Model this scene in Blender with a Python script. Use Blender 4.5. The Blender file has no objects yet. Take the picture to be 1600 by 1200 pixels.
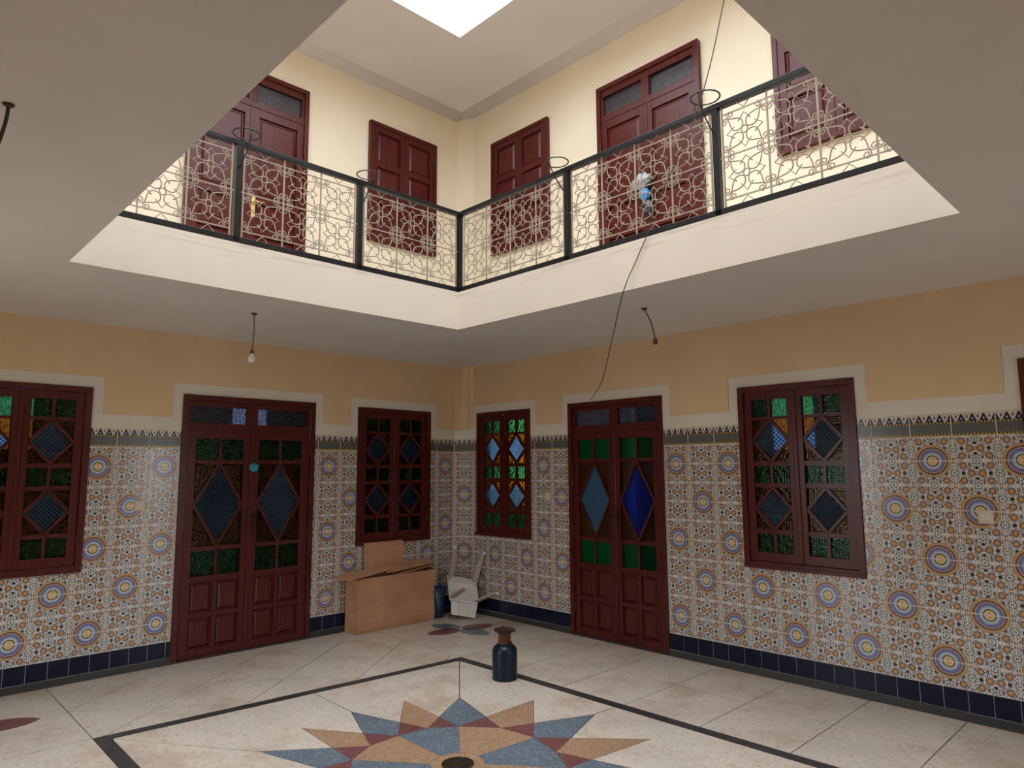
import bpy, bmesh, math, random
from mathutils import Vector, Matrix, noise
random.seed(7)
W = 0.27                      # width of one patterned wall tile in metres: the unit the room was measured in
CZ = 6.45                     # camera height above the floor, in tile widths
def Z(z): return (z + CZ) * W # heights were measured from the camera's level
scene = bpy.context.scene
COL = scene.collection

# ------------------------------------------------------------------ camera
cam = bpy.data.cameras.new('camera'); camo = bpy.data.objects.new('camera', cam); COL.objects.link(camo)
cam.sensor_fit = 'HORIZONTAL'; cam.sensor_width = 36.0; cam.lens = 1072.56 * 36.0 / 1600.0
cam.clip_start = 0.02; cam.clip_end = 200
r_ = Vector((0.69473529, 0.71924297, -0.0056933)); u_ = Vector((0.09230418, -0.08130341, 0.99240601)); f_ = Vector((-0.71331817, 0.689985, 0.12287348))
camo.matrix_world = Matrix(((r_.x, u_.x, -f_.x, 25.303 * W), (r_.y, u_.y, -f_.y, -21.138 * W), (r_.z, u_.z, -f_.z, CZ * W), (0, 0, 0, 1)))
scene.camera = camo

# ------------------------------------------------------------------ sky and exposure
world = bpy.data.worlds.new('sky'); scene.world = world; world.use_nodes = True
bg = world.node_tree.nodes['Background']
bg.inputs['Color'].default_value = (0.86, 0.93, 1.0, 1)
bg.inputs['Strength'].default_value = 4.2
scene.view_settings.view_transform = 'Standard'; scene.view_settings.look = 'None'
scene.view_settings.gamma = 1.0; scene.view_settings.use_curve_mapping = False
scene.view_settings.exposure = 0.66

# ------------------------------------------------------------------ helpers: objects
def link(name, mesh, parent=None, mat=None, M=None):
    o = bpy.data.objects.new(name, mesh); COL.objects.link(o)
    if mat is not None and mesh is not None:
        if len(mesh.materials) == 0: mesh.materials.append(mat)
    if parent is not None: o.parent = parent
    if M is not None: o.matrix_local = M
    return o
def tag(o, label, cat, group=None, kind=None):
    if label: o['label'] = label
    if cat: o['category'] = cat
    if group: o['group'] = group
    if kind: o['kind'] = kind
    return o
def empty(name, M=None):
    o = bpy.data.objects.new(name, None); COL.objects.link(o); o.empty_display_size = 0.05
    if M is not None: o.matrix_world = M
    return o
class MB:
    """collects vertices and faces"""
    def __init__(s): s.v = []; s.f = []
    def add(s, vs, fs):
        n = len(s.v); s.v += [tuple(v) for v in vs]; s.f += [tuple(i + n for i in f) for f in fs]; return s
    def box(s, a, b):
        x0, y0, z0 = (min(a[i], b[i]) for i in range(3)); x1, y1, z1 = (max(a[i], b[i]) for i in range(3))
        return s.add([(x0,y0,z0),(x1,y0,z0),(x1,y1,z0),(x0,y1,z0),(x0,y0,z1),(x1,y0,z1),(x1,y1,z1),(x0,y1,z1)],
                     [(3,2,1,0),(4,5,6,7),(0,1,5,4),(1,2,6,5),(2,3,7,6),(3,0,4,7)])
    def prism(s, poly, z0, z1):
        n = len(poly)
        a = sum(poly[i][0]*poly[(i+1)%n][1]-poly[(i+1)%n][0]*poly[i][1] for i in range(n))
        if a < 0: poly = poly[::-1]
        return s.add([(p[0],p[1],z0) for p in poly]+[(p[0],p[1],z1) for p in poly],
                     [tuple(range(n-1,-1,-1)), tuple(range(n,2*n))]+[(i,(i+1)%n,n+(i+1)%n,n+i) for i in range(n)])
    def frustum(s, x0, y0, x1, y1, z0, inset, z1):
        i = inset
        return s.add([(x0,y0,z0),(x1,y0,z0),(x1,y1,z0),(x0,y1,z0),(x0+i,y0+i,z1),(x1-i,y0+i,z1),(x1-i,y1-i,z1),(x0+i,y1-i,z1)],
                     [(3,2,1,0),(4,5,6,7),(0,1,5,4),(1,2,6,5),(2,3,7,6),(3,0,4,7)])
    def tube(s, pts, rad, n=6, closed=False, caps=True):
        pts = [Vector(p) for p in pts]; m = len(pts)
        up = None; rings = []
        for i, p in enumerate(pts):
            if closed: t = (pts[(i+1) % m] - pts[i-1])
            else: t = pts[min(i+1, m-1)] - pts[max(i-1, 0)]
            t.normalize()
            if up is None:
                up = Vector((0,0,1)) if abs(t.z) < 0.9 else Vector((1,0,0))
            b = t.cross(up)
            if b.length < 1e-6: b = t.cross(Vector((0.3,1,0.2)))
            b.normalize(); up = b.cross(t).normalized()
            R = rad[i] if isinstance(rad, (list, tuple)) else rad
            rings.append([p + (b*math.cos(2*math.pi*k/n) + up*math.sin(2*math.pi*k/n))*R for k in range(n)])
        vs = [v for r in rings for v in r]; fs = []
        for i in range(m if closed else m-1):
            j = (i+1) % m
            for k in range(n): fs.append((i*n+k, i*n+(k+1)%n, j*n+(k+1)%n, j*n+k))
        if caps and not closed:
            fs.append(tuple(range(n-1,-1,-1))); fs.append(tuple((m-1)*n+k for k in range(n)))
        return s.add(vs, fs)
    def lathe(s, prof, n=32, c=(0,0,0)):
        m = len(prof)
        vs = [(c[0]+r*math.cos(2*math.pi*k/n), c[1]+r*math.sin(2*math.pi*k/n), c[2]+z) for r, z in prof for k in range(n)]
        fs = [(i*n+k, i*n+(k+1)%n, (i+1)*n+(k+1)%n, (i+1)*n+k) for i in range(m-1) for k in range(n)]
        return s.add(vs, fs)
    def bar(s, p, q, wid, thick):
        """flat bar in the local xy plane from p to q, rising from z=thick[0] to thick[1]"""
        p = Vector(p[:2]); q = Vector(q[:2]); d = (q-p).normalized(); nn = Vector((-d.y, d.x))*wid/2
        return s.prism([tuple(p+nn), tuple(p-nn), tuple(q-nn), tuple(q+nn)], thick[0], thick[1])
    def mesh(s, name, smooth=False):
        me = bpy.data.meshes.new(name); me.from_pydata(s.v, [], s.f); me.update()
        if smooth:
            for p in me.polygons: p.use_smooth = True
        return me
    def build(s, name, mat, parent=None, M=None, smooth=False, bevel=0):
        me = s.mesh(name, smooth)
        if bevel:
            bm = bmesh.new(); bm.from_mesh(me)
            bmesh.ops.remove_doubles(bm, verts=bm.verts, dist=1e-6)
            bmesh.ops.bevel(bm, geom=[e for e in bm.edges if len(e.link_faces) == 2 and e.calc_face_angle(0) > 0.5], offset=bevel, segments=2, affect='EDGES', profile=0.6)
            bm.to_mesh(me); bm.free()
        return link(name, me, parent, mat, M)
def frameM(origin, X, Y=(0,0,1)):
    X = Vector(X).normalized(); Y = Vector(Y).normalized(); N = X.cross(Y)
    return Matrix(((X.x,Y.x,N.x,origin[0]),(X.y,Y.y,N.y,origin[1]),(X.z,Y.z,N.z,origin[2]),(0,0,0,1)))

# ------------------------------------------------------------------ helpers: materials
class NT:
    def __init__(s, name):
        s.m = bpy.data.materials.new(name); s.m.use_nodes = True; s.t = s.m.node_tree; s.n = s.t.nodes; s.n.clear()
        s.out = s.n.new('ShaderNodeOutputMaterial')
    def put(s, sock, v):
        if hasattr(v, 'is_output') or isinstance(v, bpy.types.NodeSocket): s.t.links.new(v, sock)
        elif v is not None: sock.default_value = v
    def math(s, op, a, b=None, c=None, clamp=False):
        n = s.n.new('ShaderNodeMath'); n.operation = op; n.use_clamp = clamp
        for i, v in enumerate((a, b, c)):
            if v is not None: s.put(n.inputs[i], v)
        return n.outputs[0]
    def mix(s, f, a, b):
        n = s.n.new('ShaderNodeMix'); n.data_type = 'RGBA'
        s.put(n.inputs[0], f); s.put(n.inputs[6], rgba(a)); s.put(n.inputs[7], rgba(b)); return n.outputs[2]
    def mixf(s, f, a, b):
        n = s.n.new('ShaderNodeMix'); n.data_type = 'FLOAT'
        s.put(n.inputs[0], f); s.put(n.inputs[2], a); s.put(n.inputs[3], b); return n.outputs[0]
    def coord(s, which='Object'):
        return s.n.new('ShaderNodeTexCoord').outputs[which]
    def xyz(s, v):
        n = s.n.new('ShaderNodeSeparateXYZ'); s.put(n.inputs[0], v); return n.outputs
    def vec(s, x, y, z=0.0):
        n = s.n.new('ShaderNodeCombineXYZ')
        for i, v in enumerate((x, y, z)): s.put(n.inputs[i], v)
        return n.outputs[0]
    def noise(s, v, scale, detail=3, rough=0.55, out='Fac'):
        n = s.n.new('ShaderNodeTexNoise'); s.put(n.inputs['Vector'], v); n.inputs['Scale'].default_value = scale
        n.inputs['Detail'].default_value = detail; n.inputs['Roughness'].default_value = rough; return n.outputs[out]
    def voronoi(s, v, scale, feature='F1', out='Distance', rnd=1.0):
        n = s.n.new('ShaderNodeTexVoronoi'); n.feature = feature; s.put(n.inputs['Vector'], v)
        n.inputs['Scale'].default_value = scale; n.inputs['Randomness'].default_value = rnd; return n.outputs[out]
    def ramp(s, f, stops):
        n = s.n.new('ShaderNodeValToRGB'); e = n.color_ramp.elements
        while len(e) > 1: e.remove(e[-1])
        e[0].position = stops[0][0]; e[0].color = rgba(stops[0][1])
        for p, c in stops[1:]:
            k = e.new(p); k.color = rgba(c)
        s.put(n.inputs[0], f); return n.outputs[0]
    def step(s, v, a, b):     # smooth 0..1 between a and b
        n = s.n.new('ShaderNodeMapRange'); n.interpolation_type = 'SMOOTHSTEP'; s.put(n.inputs[0], v)
        n.inputs[1].default_value = a; n.inputs[2].default_value = b; return n.outputs[0]
    def bump(s, h, strength, dist=0.01):
        n = s.n.new('ShaderNodeBump'); s.put(n.inputs['Height'], h); n.inputs['Strength'].default_value = strength
        n.inputs['Distance'].default_value = dist; return n.outputs[0]
    def principled(s, color, rough=0.5, metal=0.0, normal=None, **k):
        n = s.n.new('ShaderNodeBsdfPrincipled'); s.put(n.inputs['Base Color'], rgba(color)); s.put(n.inputs['Roughness'], rough)
        n.inputs['Metallic'].default_value = metal
        if normal is not None: s.put(n.inputs['Normal'], normal)
        for kk, v in k.items(): s.put(n.inputs[kk.replace('_', ' ')], v)
        return n.outputs[0]
    def done(s, shader): s.t.links.new(shader, s.out.inputs[0]); return s.m
def rgba(c):
    if isinstance(c, (tuple, list)): return tuple(c) if len(c) == 4 else (c[0], c[1], c[2], 1.0)
    return c

def plaster(name, c, spot=0.05, stain=None):
    n = NT(name); co = n.coord('Object')
    a = n.noise(co, 1.3, 4); b = n.noise(co, 14, 3)
    col = n.mix(n.step(a, 0.3, 0.7), tuple(x*(1-spot) for x in c), tuple(min(1, x*(1+spot)) for x in c))
    if stain is not None:
        col = n.mix(n.math('MULTIPLY', n.step(n.noise(co, 3.0, 5, 0.7), 0.58, 0.74), 0.35), col, stain)
    return n.done(n.principled(col, 0.62, normal=n.bump(b, 0.12, 0.01)))
CREAM_LOW = plaster('lower_wall_cream', (0.74, 0.55, 0.33))
CREAM_UP = plaster('upper_wall_cream', (0.84, 0.735, 0.565), 0.03)  # upper storey walls, set paler than the lower cream
WHITE_BAND = plaster('off_white_band_paint', (0.74, 0.69, 0.62))
CEIL = plaster('matt_white_ceiling_paint', (0.74, 0.71, 0.685), 0.025, (0.64, 0.61, 0.58))
def fascia_paint():
    n = NT('off_white_slab_edge_paint'); co = n.coord('Object'); mp = n.n.new('ShaderNodeMapping'); n.put(mp.inputs[0], co); mp.inputs['Scale'].default_value = (1.2, 1.2, 22)
    c = (0.74, 0.66, 0.57)
    col = n.mix(n.step(n.noise(co, 1.5, 4), 0.3, 0.7), tuple(x*0.97 for x in c), tuple(x*1.03 for x in c))
    z = n.xyz(co)[2]
    near_top = n.step(z, Z(F2)-0.16, Z(F2)-0.02)         # grime washed down from the railing's foot
    st = n.math('MULTIPLY', n.step(n.noise(mp.outputs[0], 1.4, 6, 0.7), 0.50, 0.66), n.math('MULTIPLY', near_top, 0.55))
    col = n.mix(st, col, (0.44, 0.35, 0.27))
    return n.done(n.principled(col, 0.6))
F2 = 6.12
FASCIA = fascia_paint()
GROUT = plaster('pale_tile_grout', (0.70, 0.67, 0.62))
DARKROOM = plaster('darkened_room_plaster', (0.055, 0.045, 0.036))  # near-black tone puts the rooms' dimness into their walls

def wood():
    n = NT('dark_red_painted_wood'); co = n.coord('Object')
    s = n.n.new('ShaderNodeMapping'); n.put(s.inputs[0], co); s.inputs['Scale'].default_value = (14, 1.2, 14)
    g = n.noise(s.outputs[0], 3.0, 4)
    col = n.mix(n.step(g, 0.3, 0.75), (0.078, 0.0125, 0.0105), (0.098, 0.0185, 0.016))
    return n.done(n.principled(col, n.mixf(g, 0.16, 0.30), normal=n.bump(g, 0.12, 0.003), Specular_IOR_Level=0.22))
WOOD = wood()
def simple(name, c, rough=0.5, metal=0.0, var=0.12, scale=20, spec=0.5):
    n = NT(name); a = n.noise(n.coord('Object'), scale, 3)
    col = n.mix(a, tuple(x*(1-var) for x in c), tuple(min(1, x*(1+var)) for x in c))
    return n.done(n.principled(col, rough, metal, Specular_IOR_Level=spec))
RAILBLACK = simple('black_painted_steel', (0.010, 0.011, 0.015), 0.30, spec=0.3)
IRON = simple('beige_painted_wrought_iron', (0.36, 0.295, 0.23), 0.45)
BRASS = simple('aged_brass', (0.72, 0.5, 0.2), 0.3, 0.9)
CABLE = simple('dark_brown_cable', (0.075, 0.05, 0.038), 0.6)
SWITCH = simple('ivory_plastic', (0.62, 0.56, 0.44), 0.4)
SWITCHROCK = simple('pale_plastic_rocker', (0.7, 0.66, 0.55), 0.3)
BLACKWIRE = simple('black_enamel_wire', (0.015, 0.015, 0.02), 0.35)
HINGE = simple('dark_hinge_steel', (0.03, 0.012, 0.012), 0.4, 0.5)

# patterned glass: tinted, partly see-through, with moulded relief
def glass(name, c, kind='pearl', clear=0.35):
    c = tuple(math.sqrt(x) for x in c); clear = math.sqrt(clear)     # every pane is crossed twice, front and back face
    n = NT(name); co = n.coord('Object')
    if kind == 'pearl': h = n.voronoi(co, 46, 'SMOOTH_F1', 'Distance', 0.35)
    elif kind == 'weave':
        x = n.xyz(co); h = n.math('ADD', n.math('SINE', n.math('MULTIPLY', n.math('ADD', x[0], x[1]), 170.0)), n.math('SINE', n.math('MULTIPLY', n.math('SUBTRACT', x[0], x[1]), 170.0)))
        h = n.math('MULTIPLY', h, 0.3)
    else: h = n.noise(co, 6, 2)
    amt = {'pearl': 0.35, 'weave': 0.22, 'plain': 0.05}[kind]
    nor = n.bump(h, amt, 0.012)
    cl = clear if kind == 'plain' else n.math('MULTIPLY', clear, n.step(h, 0.0, 0.55) if kind == 'pearl' else n.step(h, -0.75, 0.45), clamp=True)
    tr = n.n.new('ShaderNodeBsdfTransparent'); tr.inputs[0].default_value = rgba(c)
    tl = n.n.new('ShaderNodeBsdfTranslucent'); tl.inputs[0].default_value = rgba(c); n.put(tl.inputs['Normal'], nor)
    gl = n.n.new('ShaderNodeBsdfGlossy'); gl.inputs['Roughness'].default_value = 0.12; gl.inputs[0].default_value = rgba(tuple(0.25+0.45*x for x in c)); n.put(gl.inputs['Normal'], nor)
    df = n.n.new('ShaderNodeBsdfDiffuse'); df.inputs[0].default_value = rgba(tuple(x*x*0.08 for x in c)); n.put(df.inputs['Normal'], nor)
    m1 = n.n.new('ShaderNodeMixShader'); n.put(m1.inputs[0], cl); n.put(m1.inputs[1], tl.outputs[0]); n.put(m1.inputs[2], tr.outputs[0])
    m0 = n.n.new('ShaderNodeMixShader'); m0.inputs[0].default_value = 0.15; n.put(m0.inputs[1], m1.outputs[0]); n.put(m0.inputs[2], df.outputs[0])
    fr = n.n.new('ShaderNodeFresnel'); fr.inputs[0].default_value = 1.45; n.put(fr.inputs['Normal'], nor)
    m2 = n.n.new('ShaderNodeMixShader'); n.put(m2.inputs[0], fr.outputs[0]); n.put(m2.inputs[1], m0.outputs[0]); n.put(m2.inputs[2], gl.outputs[0])
    return n.done(m2.outputs[0])
G_GREEN = glass('green_pearl_glass', (0.055, 0.30, 0.09), 'pearl', 0.75)
G_BLUE = glass('blue_weave_glass', (0.15, 0.32, 0.52), 'weave', 0.75)
G_ORANGE = glass('orange_pearl_glass', (0.36, 0.12, 0.008), 'pearl', 0.7)
G_WHITE = glass('clear_pearl_glass', (0.30, 0.32, 0.44), 'pearl', 0.6)
G_GREENP = glass('green_smooth_glass', (0.012, 0.25, 0.055), 'plain', 0.35)
G_TEAL = glass('steel_blue_smooth_glass', (0.15, 0.32, 0.48), 'plain', 0.2)
G_DEEP = glass('deep_blue_smooth_glass', (0.012, 0.045, 0.62), 'plain', 0.2)
G_SMOKE = glass('brown_smooth_glass', (0.20, 0.075, 0.03), 'plain', 0.4)

# zellige-print wall tile; object coordinates: x along the wall, y up, origin at the tile's centre
TH = 0.6486 * W
def tile_material(name, medallion):
    n = NT(name); c = n.xyz(n.coord('Object'))
    px = n.math('DIVIDE', c[0], W); py = n.math('DIVIDE', c[1], W)
    ax = n.math('ABSOLUTE', px); ay = n.math('ABSOLUTE', py)
    def near(p, q):
        dx1 = n.math('SUBTRACT', ax, p[0]); dy1 = n.math('SUBTRACT', ay, p[1]); dx2 = n.math('SUBTRACT', ax, q[0]); dy2 = n.math('SUBTRACT', ay, q[1])
        l1 = n.math('SQRT', n.math('ADD', n.math('MULTIPLY', dx1, dx1), n.math('MULTIPLY', dy1, dy1)))
        l2 = n.math('SQRT', n.math('ADD', n.math('MULTIPLY', dx2, dx2), n.math('MULTIPLY', dy2, dy2)))
        k = n.math('LESS_THAN', l2, l1)
        return n.math('MINIMUM', l1, l2), n.math('ARCTAN2', n.mixf(k, dy1, dy2), n.mixf(k, dx1, dx2))
    # small white shapes with dark outlines
    v = n.vec(ax, ay)
    edge = n.voronoi(v, 15, 'DISTANCE_TO_EDGE', 'Distance', 0.85)
    cell = n.voronoi(v, 15, 'F1', 'Distance', 0.85)
    col = n.mix(n.step(edge, 0.045, 0.10), (0.075, 0.075, 0.10), (0.70, 0.675, 0.645))
    col = n.mix(n.math('MULTIPLY', n.step(cell, 0.18, 0.12), 0.45), col, (0.36, 0.34, 0.39))
    # scrolls around the rosettes
    r, a = near((0.30, 0.1946), (0.12, 0.0))
    rs = n.math('DIVIDE', r, n.math('ADD', 1.0, n.math('MULTIPLY', n.math('COSINE', n.math('MULTIPLY', a, 8.0)), 0.13)))
    col = n.mix(n.step(rs, 0.108, 0.102), col, (0.68, 0.66, 0.63))
    # octagons
    rb, _ = near((0.0, 0.136), (0.30, 0.0))
    col = n.mix(n.step(rb, 0.043, 0.037), col, (0.018, 0.018, 0.015))
    # rosettes
    col = n.mix(n.step(rs, 0.092, 0.087), col, (0.022, 0.02, 0.06))
    col = n.mix(n.step(rs, 0.069, 0.063), col, (0.52, 0.26, 0.095))
    col = n.mix(n.step(r, 0.034, 0.028), col, (0.50, 0.21, 0.06))
    col = n.mix(n.step(r, 0.018, 0.013), col, (0.80, 0.62, 0.36))
    # green rings on the joints
    rg, ag = near((0.5, 0.0), (0.0, 0.3243))
    rgs = n.math('DIVIDE', rg, n.math('ADD', 1.0, n.math('MULTIPLY', n.math('COSINE', n.math('MULTIPLY', ag, 8.0)), 0.1)))
    col = n.mix(n.step(rgs, 0.118, 0.112), col, (0.68, 0.66, 0.63))
    col = n.mix(n.step(rgs, 0.101, 0.096), col, (0.03, 0.06, 0.04))
    col = n.mix(n.step(rgs, 0.077, 0.071), col, (0.66, 0.66, 0.64))
    col = n.mix(n.step(rg, 0.040, 0.034), col, (0.05, 0.06, 0.06))
    # small orange discs by the corners
    ro, _ = near((0.435, 0.3243), (0.435, 0.3243))
    col = n.mix(n.step(ro, 0.040, 0.033), col, (0.66, 0.40, 0.20))
    if medallion:
        my = n.math('SUBTRACT', py, 0.3243)
        R = n.math('SQRT', n.math('ADD', n.math('MULTIPLY', px, px), n.math('MULTIPLY', my, my)))
        A = n.math('ARCTAN2', my, px)
        rays = n.math('ADD', 0.5, n.math('MULTIPLY', n.math('COSINE', n.math('MULTIPLY', A, 52.0)), 0.5))
        dots = n.math('ADD', 0.5, n.math('MULTIPLY', n.math('COSINE', n.math('MULTIPLY', A, 64.0)), 0.5))
        base = n.ramp(n.math('DIVIDE', R, 0.5), [
            (0.0, (0.72, 0.50, 0.24)), (0.24, (0.70, 0.52, 0.28)), (0.25, (0.05, 0.08, 0.04)), (0.305, (0.06, 0.09, 0.05)),
            (0.32, (0.66, 0.68, 0.66)), (0.38, (0.48, 0.54, 0.63)), (0.48, (0.12, 0.155, 0.40)), (0.595, (0.055, 0.06, 0.24)),
            (0.60, (0.62, 0.46, 0.42)), (0.622, (0.62, 0.46, 0.42)), (0.63, (0.55, 0.40, 0.33)), (0.75, (0.50, 0.36, 0.28)),
            (0.76, (0.68, 0.42, 0.18)), (0.80, (0.68, 0.42, 0.18)), (0.81, (0.30, 0.24, 0.15)), (0.88, (0.36, 0.30, 0.21))])
        band = lambda lo, hi: n.math('MULTIPLY', n.math('GREATER_THAN', R, lo), n.math('LESS_THAN', R, hi))
        base = n.mix(n.math('MULTIPLY', n.math('MULTIPLY', band(0.20, 0.298), n.step(rays, 0.6, 0.95)), 0.6), base, (0.40, 0.42, 0.58))
        base = n.mix(n.math('MULTIPLY', band(0.315, 0.378), n.step(rays, 0.12, 0.32)), base, (0.085, 0.012, 0.018))
        base = n.mix(n.math('MULTIPLY', band(0.408, 0.434), n.step(dots, 0.45, 0.6)), base, (0.50, 0.27, 0.07))
        cr = n.math('MULTIPLY', n.math('MULTIPLY', n.math('GREATER_THAN', R, 0.03), n.math('LESS_THAN', R, 0.085)), n.step(n.math('COSINE', n.math('MULTIPLY', A, 4.0)), 0.2, 0.7))
        base = n.mix(cr, base, (0.62, 0.30, 0.08))
        col = n.mix(n.step(R, 0.446, 0.438), col, base)
    return n.done(n.principled(col, 0.16))
T_STAR = tile_material('star_print_glazed_tile', False)
T_MED = tile_material('medallion_print_glazed_tile', True)

def border_material():
    n = NT('crenellated_border_glazed_tile'); c = n.xyz(n.coord('Object'))
    px = n.math('DIVIDE', c[0], W); py = n.math('DIVIDE', c[1], W)       # y: 0 at the tile's foot
    col = n.vec(0.0, 0.0, 0.0)
    cream = (0.62, 0.56, 0.48)
    # lattice
    s1 = n.math('ABSOLUTE', n.math('SINE', n.math('MULTIPLY', n.math('ADD', px, py), 62.0)))
    s2 = n.math('ABSOLUTE', n.math('SINE', n.math('MULTIPLY', n.math('SUBTRACT', px, py), 62.0)))
    lat = n.mix(n.step(n.math('MINIMUM', s1, s2), 0.2, 0.38), (0.27, 0.275, 0.25), (0.028, 0.036, 0.05))
    # chain rows
    ch = n.math('SINE', n.math('MULTIPLY', px, 75.0))
    chain = n.mix(n.step(ch, -0.2, 0.2), (0.05, 0.045, 0.02), (0.48, 0.36, 0.07))
    inb = lambda lo, hi: n.math('MULTIPLY', n.math('GREATER_THAN', py, lo), n.math('LESS_THAN', py, hi))
    col = n.mix(inb(0.06, 0.36), cream, lat)
    col = n.mix(inb(0.03, 0.075), col, chain)
    col = n.mix(inb(-1.0, 0.03), col, (0.38, 0.25, 0.11))
    col = n.mix(inb(0.345, 0.39), col, chain)
    # merlons, four to a tile, one shared across the joint
    fx = n.math('SUBTRACT', n.math('FRACT', n.math('ADD', n.math('MULTIPLY', px, 4.0), 0.0)), 0.5)
    fx2 = n.math('SUBTRACT', n.math('FRACT', n.math('ADD', n.math('MULTIPLY', px, 4.0), 0.5)), 0.5)   # 0 on merlon axes
    hy = n.math('DIVIDE', n.math('SUBTRACT', py, 0.39), 0.19)
    half = n.math('SUBTRACT', 0.40, n.math('MULTIPLY', hy, 0.34))
    tri = n.math('MULTIPLY', inb(0.39, 0.58), n.math('LESS_THAN', n.math('ABSOLUTE', fx2), half))
    col = n.mix(tri, col, (0.016, 0.02, 0.085))
    d = n.math('SQRT', n.math('ADD', n.math('MULTIPLY', n.math('MULTIPLY', fx2, fx2), 0.9), n.math('MULTIPLY', n.math('SUBTRACT', hy, 0.33), n.math('MULTIPLY', n.math('SUBTRACT', hy, 0.33), 0.35))))
    col = n.mix(n.math('LESS_THAN', d, 0.085), col, (0.5, 0.47, 0.44))
    e = n.math('SQRT', n.math('ADD', n.math('MULTIPLY', fx, fx), n.math('MULTIPLY', n.math('SUBTRACT', hy, 0.62), n.math('MULTIPLY', n.math('SUBTRACT', hy, 0.62), 0.1))))
    col = n.mix(n.math('LESS_THAN', e, 0.075), col, (0.12, 0.03, 0.03))
    return n.done(n.principled(col, 0.2))
T_BORDER = border_material()
NAVY = simple('navy_glazed_tile', (0.005, 0.009, 0.028), 0.14, spec=0.25)
PLINTH = simple('black_terrazzo_skirting', (0.035, 0.035, 0.036), 0.35, 0, 0.5, 90)

def terrazzo(name, c, dark, light, stain=None, grain=70.0):
    n = NT(name); g = n.n.new('ShaderNodeNewGeometry').outputs['Position']
    sp = n.voronoi(g, grain, 'F1', 'Color'); s = n.xyz(sp)
    col = n.mix(n.step(n.noise(g, 1.6, 4), 0.3, 0.7), tuple(x*0.92 for x in c), tuple(min(1, x*1.06) for x in c))
    col = n.mix(n.math('MULTIPLY', n.math('GREATER_THAN', s[0], 0.86), 0.4 if stain else 0.75), col, light)
    col = n.mix(n.math('MULTIPLY', n.math('GREATER_THAN', s[1], 0.93 if stain else 0.88), 0.35 if stain else 0.7), col, dark)
    if stain:
        col = n.mix(n.math('MULTIPLY', n.step(n.noise(g, 1.5, 7, 0.75), 0.46, 0.68), 0.75), col, stain)
        col = n.mix(n.math('MULTIPLY', n.step(n.noise(g, 24, 4, 0.75), 0.60, 0.67), 0.8), col, dark)
    return n.done(n.principled(col, n.mixf(n.noise(g, 9, 3), 0.28, 0.5)))
TZ_CREAM = terrazzo('cream_terrazzo', (0.66, 0.565, 0.475), (0.30, 0.19, 0.12), (0.72, 0.66, 0.58), (0.44, 0.315, 0.225))
TZ_BLUE = terrazzo('blue_grey_terrazzo', (0.125, 0.165, 0.205), (0.06, 0.08, 0.10), (0.34, 0.36, 0.37), None, 110)
TZ_TAN = terrazzo('tan_terrazzo', (0.40, 0.235, 0.135), (0.24, 0.13, 0.07), (0.50, 0.38, 0.27), None, 110)
TZ_RED = terrazzo('maroon_terrazzo', (0.185, 0.062, 0.06), (0.10, 0.03, 0.03), (0.27, 0.14, 0.13), None, 110)
TZ_BLACK = terrazzo('black_terrazzo', (0.03, 0.03, 0.031), (0.015, 0.015, 0.015), (0.10, 0.10, 0.10), None, 110)
STRIP = simple('dark_divider_strip', (0.085, 0.055, 0.04), 0.5)

# ------------------------------------------------------------------ the room's outline (tile widths)
XM, YM = 29.4, -24.0          # far ends of the two visible walls
CT, CS = 0.47, 0.88           # the splayed corner: where it meets the left and right wall
H1, F2, H2, RT = 4.80, 6.12, 17.42, 20.5
XE, YE, XF, YF = 7.2, -6.2, 22.2, -17.8         # well in the gallery floor
SX0, SY0, SX1, SY1 = 5.22, -4.55, 24.0, -19.3   # roof light
FL = 0.014                    # floor pieces stand this high above the bed; their top is z = 0
LEFT = Matrix.Identity(4); 
ML = frameM((0, 0, 0), (0, 1, 0)); MR = frameM((0, 0, 0), (1, 0, 0))
dirc = Vector((CS, CT, 0)).normalized()
MC = frameM(((CS/2)*W, (-CT/2)*W, 0), dirc)
# openings: (start, end, bottom, top) along each wall in local x (left wall: x = -t)
HOLES_L = [(-19.25, -15.54, -3.12, 2.70), (-12.75, -7.68, -6.45, 2.69), (-5.72, -1.90, -3.12, 2.63)]
HOLES_R = [(1.10, 4.57, -2.97, 2.59), (6.75, 11.27, -6.45, 2.63), (14.22, 17.90, -3.15, 2.62), (21.85, 25.5, -3.12, 2.70)]

def cells(rect, holes):
    """rectangle minus rectangles, as a list of rectangles (few, merged in columns)"""
    out = [rect]
    for h in holes:
        nxt = []
        for (a, b, c, d) in out:
            if h[0] >= b or h[1] <= a or h[2] >= d or h[3] <= c: nxt.append((a, b, c, d)); continue
            if h[0] > a: nxt.append((a, h[0], c, d))
            if h[1] < b: nxt.append((h[1], b, c, d))
            x0, x1 = max(a, h[0]), min(b, h[1])
            if h[2] > c: nxt.append((x0, x1, c, h[2]))
            if h[3] < d: nxt.append((x0, x1, h[3], d))
        out = nxt
    return out
def wall_core(name, label, M, x0, x1, z0, z1, holes, mat, front, thick):
    b = MB()
    for (a, c, d, e) in cells((x0, x1, z0, z1), holes):
        b.box((a*W, Z(d), -thick), (c*W, Z(e), front))
    o = b.build(name, mat, None, M); tag(o, label, 'wall', kind='structure'); return o
wl = wall_core('wall_left', 'lower wall with the broad double door and the window behind the cardboard box', ML, YM, -CT, -6.5, H1+0.2, HOLES_L, GROUT, -0.0025, 0.22)
wr = wall_core('wall_right', 'lower wall with the backlit stained glass window beside the corner', MR, CS, XM, -6.5, H1+0.2, HOLES_R, GROUT, -0.0025, 0.22)
clen = math.hypot(CS, CT)
b = MB(); b.prism([(0.0, -CT*W), (CS*W, 0.0), (CS*W, 0.22), (-0.22, 0.22), (-0.22, -CT*W)], Z(-6.5), Z(H1+0.2))
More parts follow.
